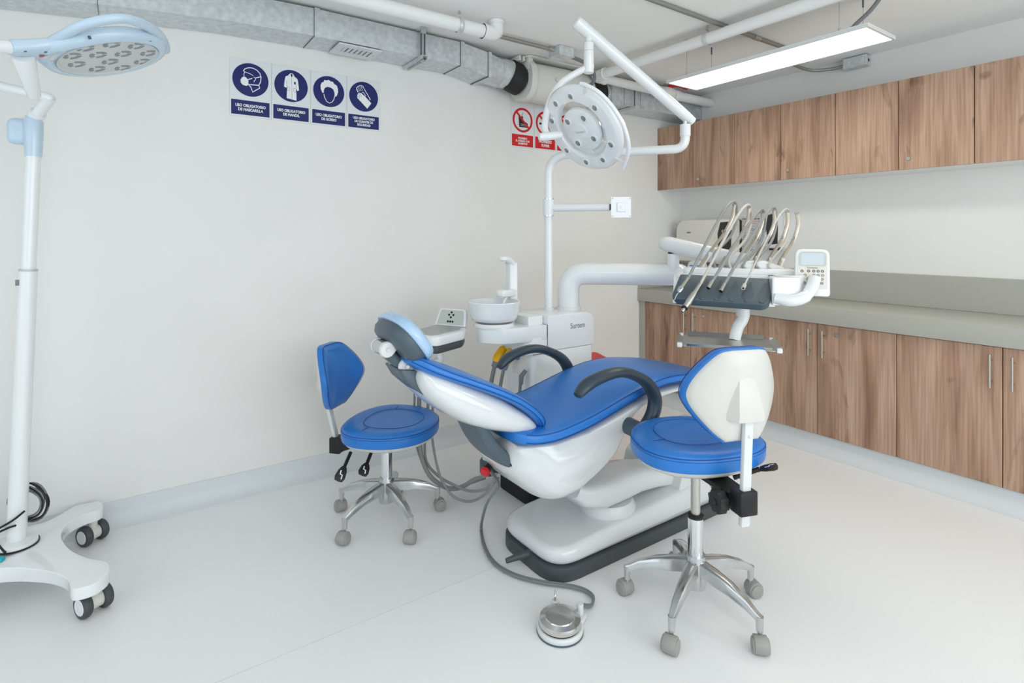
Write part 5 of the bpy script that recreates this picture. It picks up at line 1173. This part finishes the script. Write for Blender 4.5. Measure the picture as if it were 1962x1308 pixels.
part('cable_loop', MB().tube(catmull([on_pole(.31)-fw*.034+rt*.055, on_pole(.28)-fw*.04+rt*.02, on_pole(.25)-fw*.04-rt*.03], 8), .004, 8), 'black', cw)
# pivot block and arms
pk = on_pole(1.66)
part('pivot_block', MB().tube([pk+V((0, 0, -.01)), pk+V((0, 0, .06)), pk+V((0, 0, .12)), pk+V((0, 0, .145))], [.026, .03, .031, .022], 20).box((.085, .06, .10), tuple(pk-rt*.045+V((0, 0, .085))), .025, 4, None), 'pale_blue', ml)
q0 = dep(55, 240, 2.12); q1 = dep(96, 187, 2.06); q2 = dep(-160, 128, 1.95); q3 = dep(-150, 97, 1.86); q4 = dep(18, 97, 1.80)
part('stub_arm', MB().tube([q0, q0.lerp(q1, .45), q0.lerp(q1, .46), q1], [.027, .027, .020, .020], 18), 'white_metal', ml)
T_ = 1.80
C0 = dep(208, 108, T_)
e1 = cv(.677, .67, .304).normalized(); nd = cv(.318, .107, -.942).normalized()
EH = frame(C0, e1, nd)                        # local z looks down at the floor
rp = .0777*T_
def hp_(x, y, z=0.0): return EH.inverted() @ onplane(x, y, EH, z)
nk = hp_(20, 97); nka = math.atan2(nk.y, nk.x)      # direction of the neck inside the plane of the head
def head_ring(k, z):
    o = []
    for q in range(64):
        a = 2*pi*q/64; r = rp*k; d = (a-nka+pi) % (2*pi)-pi
        r += rp*.16*k*math.exp(-(d/.42)**2)
        o.append((r*cos(a), r*sin(a), z))
    return o
hs = part('head_shell', MB(EH).loft([head_ring(1.0, .004), head_ring(1.05, .012), head_ring(1.19, .007), head_ring(1.25, -.006), head_ring(1.23, -.022), head_ring(1.08, -.036), head_ring(.5, -.042), head_ring(.1, -.043)]), 'pale_blue', ml, 60)
nd_ = V((cos(nka), sin(nka), 0)); ns_ = V((-sin(nka), cos(nka), 0)); nL = nk.length
def nk_ring(r, w_, h0, h1): return [EH @ (nd_*r+ns_*(w_*c_)+V((0, 0, h1 if s_ > 0 else h0))*1.0) if 0 else EH @ (nd_*r+ns_*(w_*math.copysign(abs(c_)**.7, c_))+V((0, 0, (h0+h1)/2+(h1-h0)/2*math.copysign(abs(s_)**.7, s_)))) for c_, s_ in [(cos(2*pi*k/24), sin(2*pi*k/24)) for k in range(24)]]
part('neck', MB().loft([nk_ring(rp*1.0, .075, -.034, .006), nk_ring(rp*1.3, .050, -.034, .008), nk_ring((rp*1.3+nL)/2, .033, -.032, .009), nk_ring(nL-.01, .026, -.03, .010), nk_ring(nL, .023, -.027, .008)]), 'pale_blue', ml, 60)
q4 = EH @ (nd_*nL+V((0, 0, -.010)))
q5 = EH @ (nd_*(nL+.30)+V((0, 0, -.010)))
part('neck_sleeve', MB().cyl(EH @ (nd_*(nL-.02)+V((0, 0, -.010))), q5, .0185, 18), 'white_metal', ml)
part('reach_arm', MB().tube(bend([q1-(q1-q0)*.1, q1, q2, q2.lerp(q5, .5)+V((0, 0, .03)), q5], [.02, .06, .06], 8), .0165, 16), 'white_metal', ml)
pl_ = part('led_plate', MB(EH).lathe([(.0001, .0055), (rp*.95, .0055), (rp*.985, .010), (rp*1.01, .010), (rp*1.01, .003)], 56), 'tray_light', ml)
LP_ = [(137, 104), (162, 89), (213, 82), (260, 85), (283, 99), (271, 115), (234, 127), (185, 129), (146, 120), (187, 102), (235, 100), (210, 115)]
for x, y in LP_:
    c_ = hp_(x, y)
    for s_ in range(3):
        a0 = radians(s_*120+20); seg_ = []
        for q in range(7): g = a0+radians(92)*q/6; seg_.append((c_.x+.0245*cos(g), c_.y+.0245*sin(g)))
        for q in range(6, -1, -1): g = a0+radians(92)*q/6; seg_.append((c_.x+.0125*cos(g), c_.y+.0125*sin(g)))
        part('led_reflector', MB(EH).prism(seg_, .0050, .0066), 'slate_mid', pl_, 0)
for x, y in ((172, 73), (287, 78), (87, 99), (48, 98)):
    c_ = hp_(x, y, .006)
    part('screw', MB(EH).lathe([(.0001, .0085), (.0042, .0085), (.0042, .0)], 10, Matrix.Translation((c_.x, c_.y, .0))), 'slate', hs)
ga = [onplane(x, y, EH, -.022) for x, y in ((92, 84), (120, 68), (158, 49), (200, 38), (240, 36), (275, 47), (300, 63), (313, 82), (316, 97))]
part('grab_rail', MB().tube(catmull(ga, 6), (.014, .017), 14, up=nd), 'pale_blue', ml, 60)
hh0 = onplane(44, 106, EH, .0); hh1 = dep(66, 186, 1.72)
part('handle_grip', MB().tube([hh0, hh0.lerp(hh1, .12), hh1-(hh1-hh0).normalized()*.006, hh1], [.028, .0275, .0175, .014], 18), 'white_enamel', ml)
c_ = [hp_(x, y, .009) for x, y in ((73, 108), (107, 103), (101, 115))]
part('warning_label', MB(EH).flat([(p.x, p.y) for p in c_], .0105), 'paper', hs, 0)
c_ = hp_(80, 108, .011); part('red_dot', MB(EH).flat(ell(c_.x, c_.y, .007, .007, 12), .0112), 'red_bin', hs, 0)
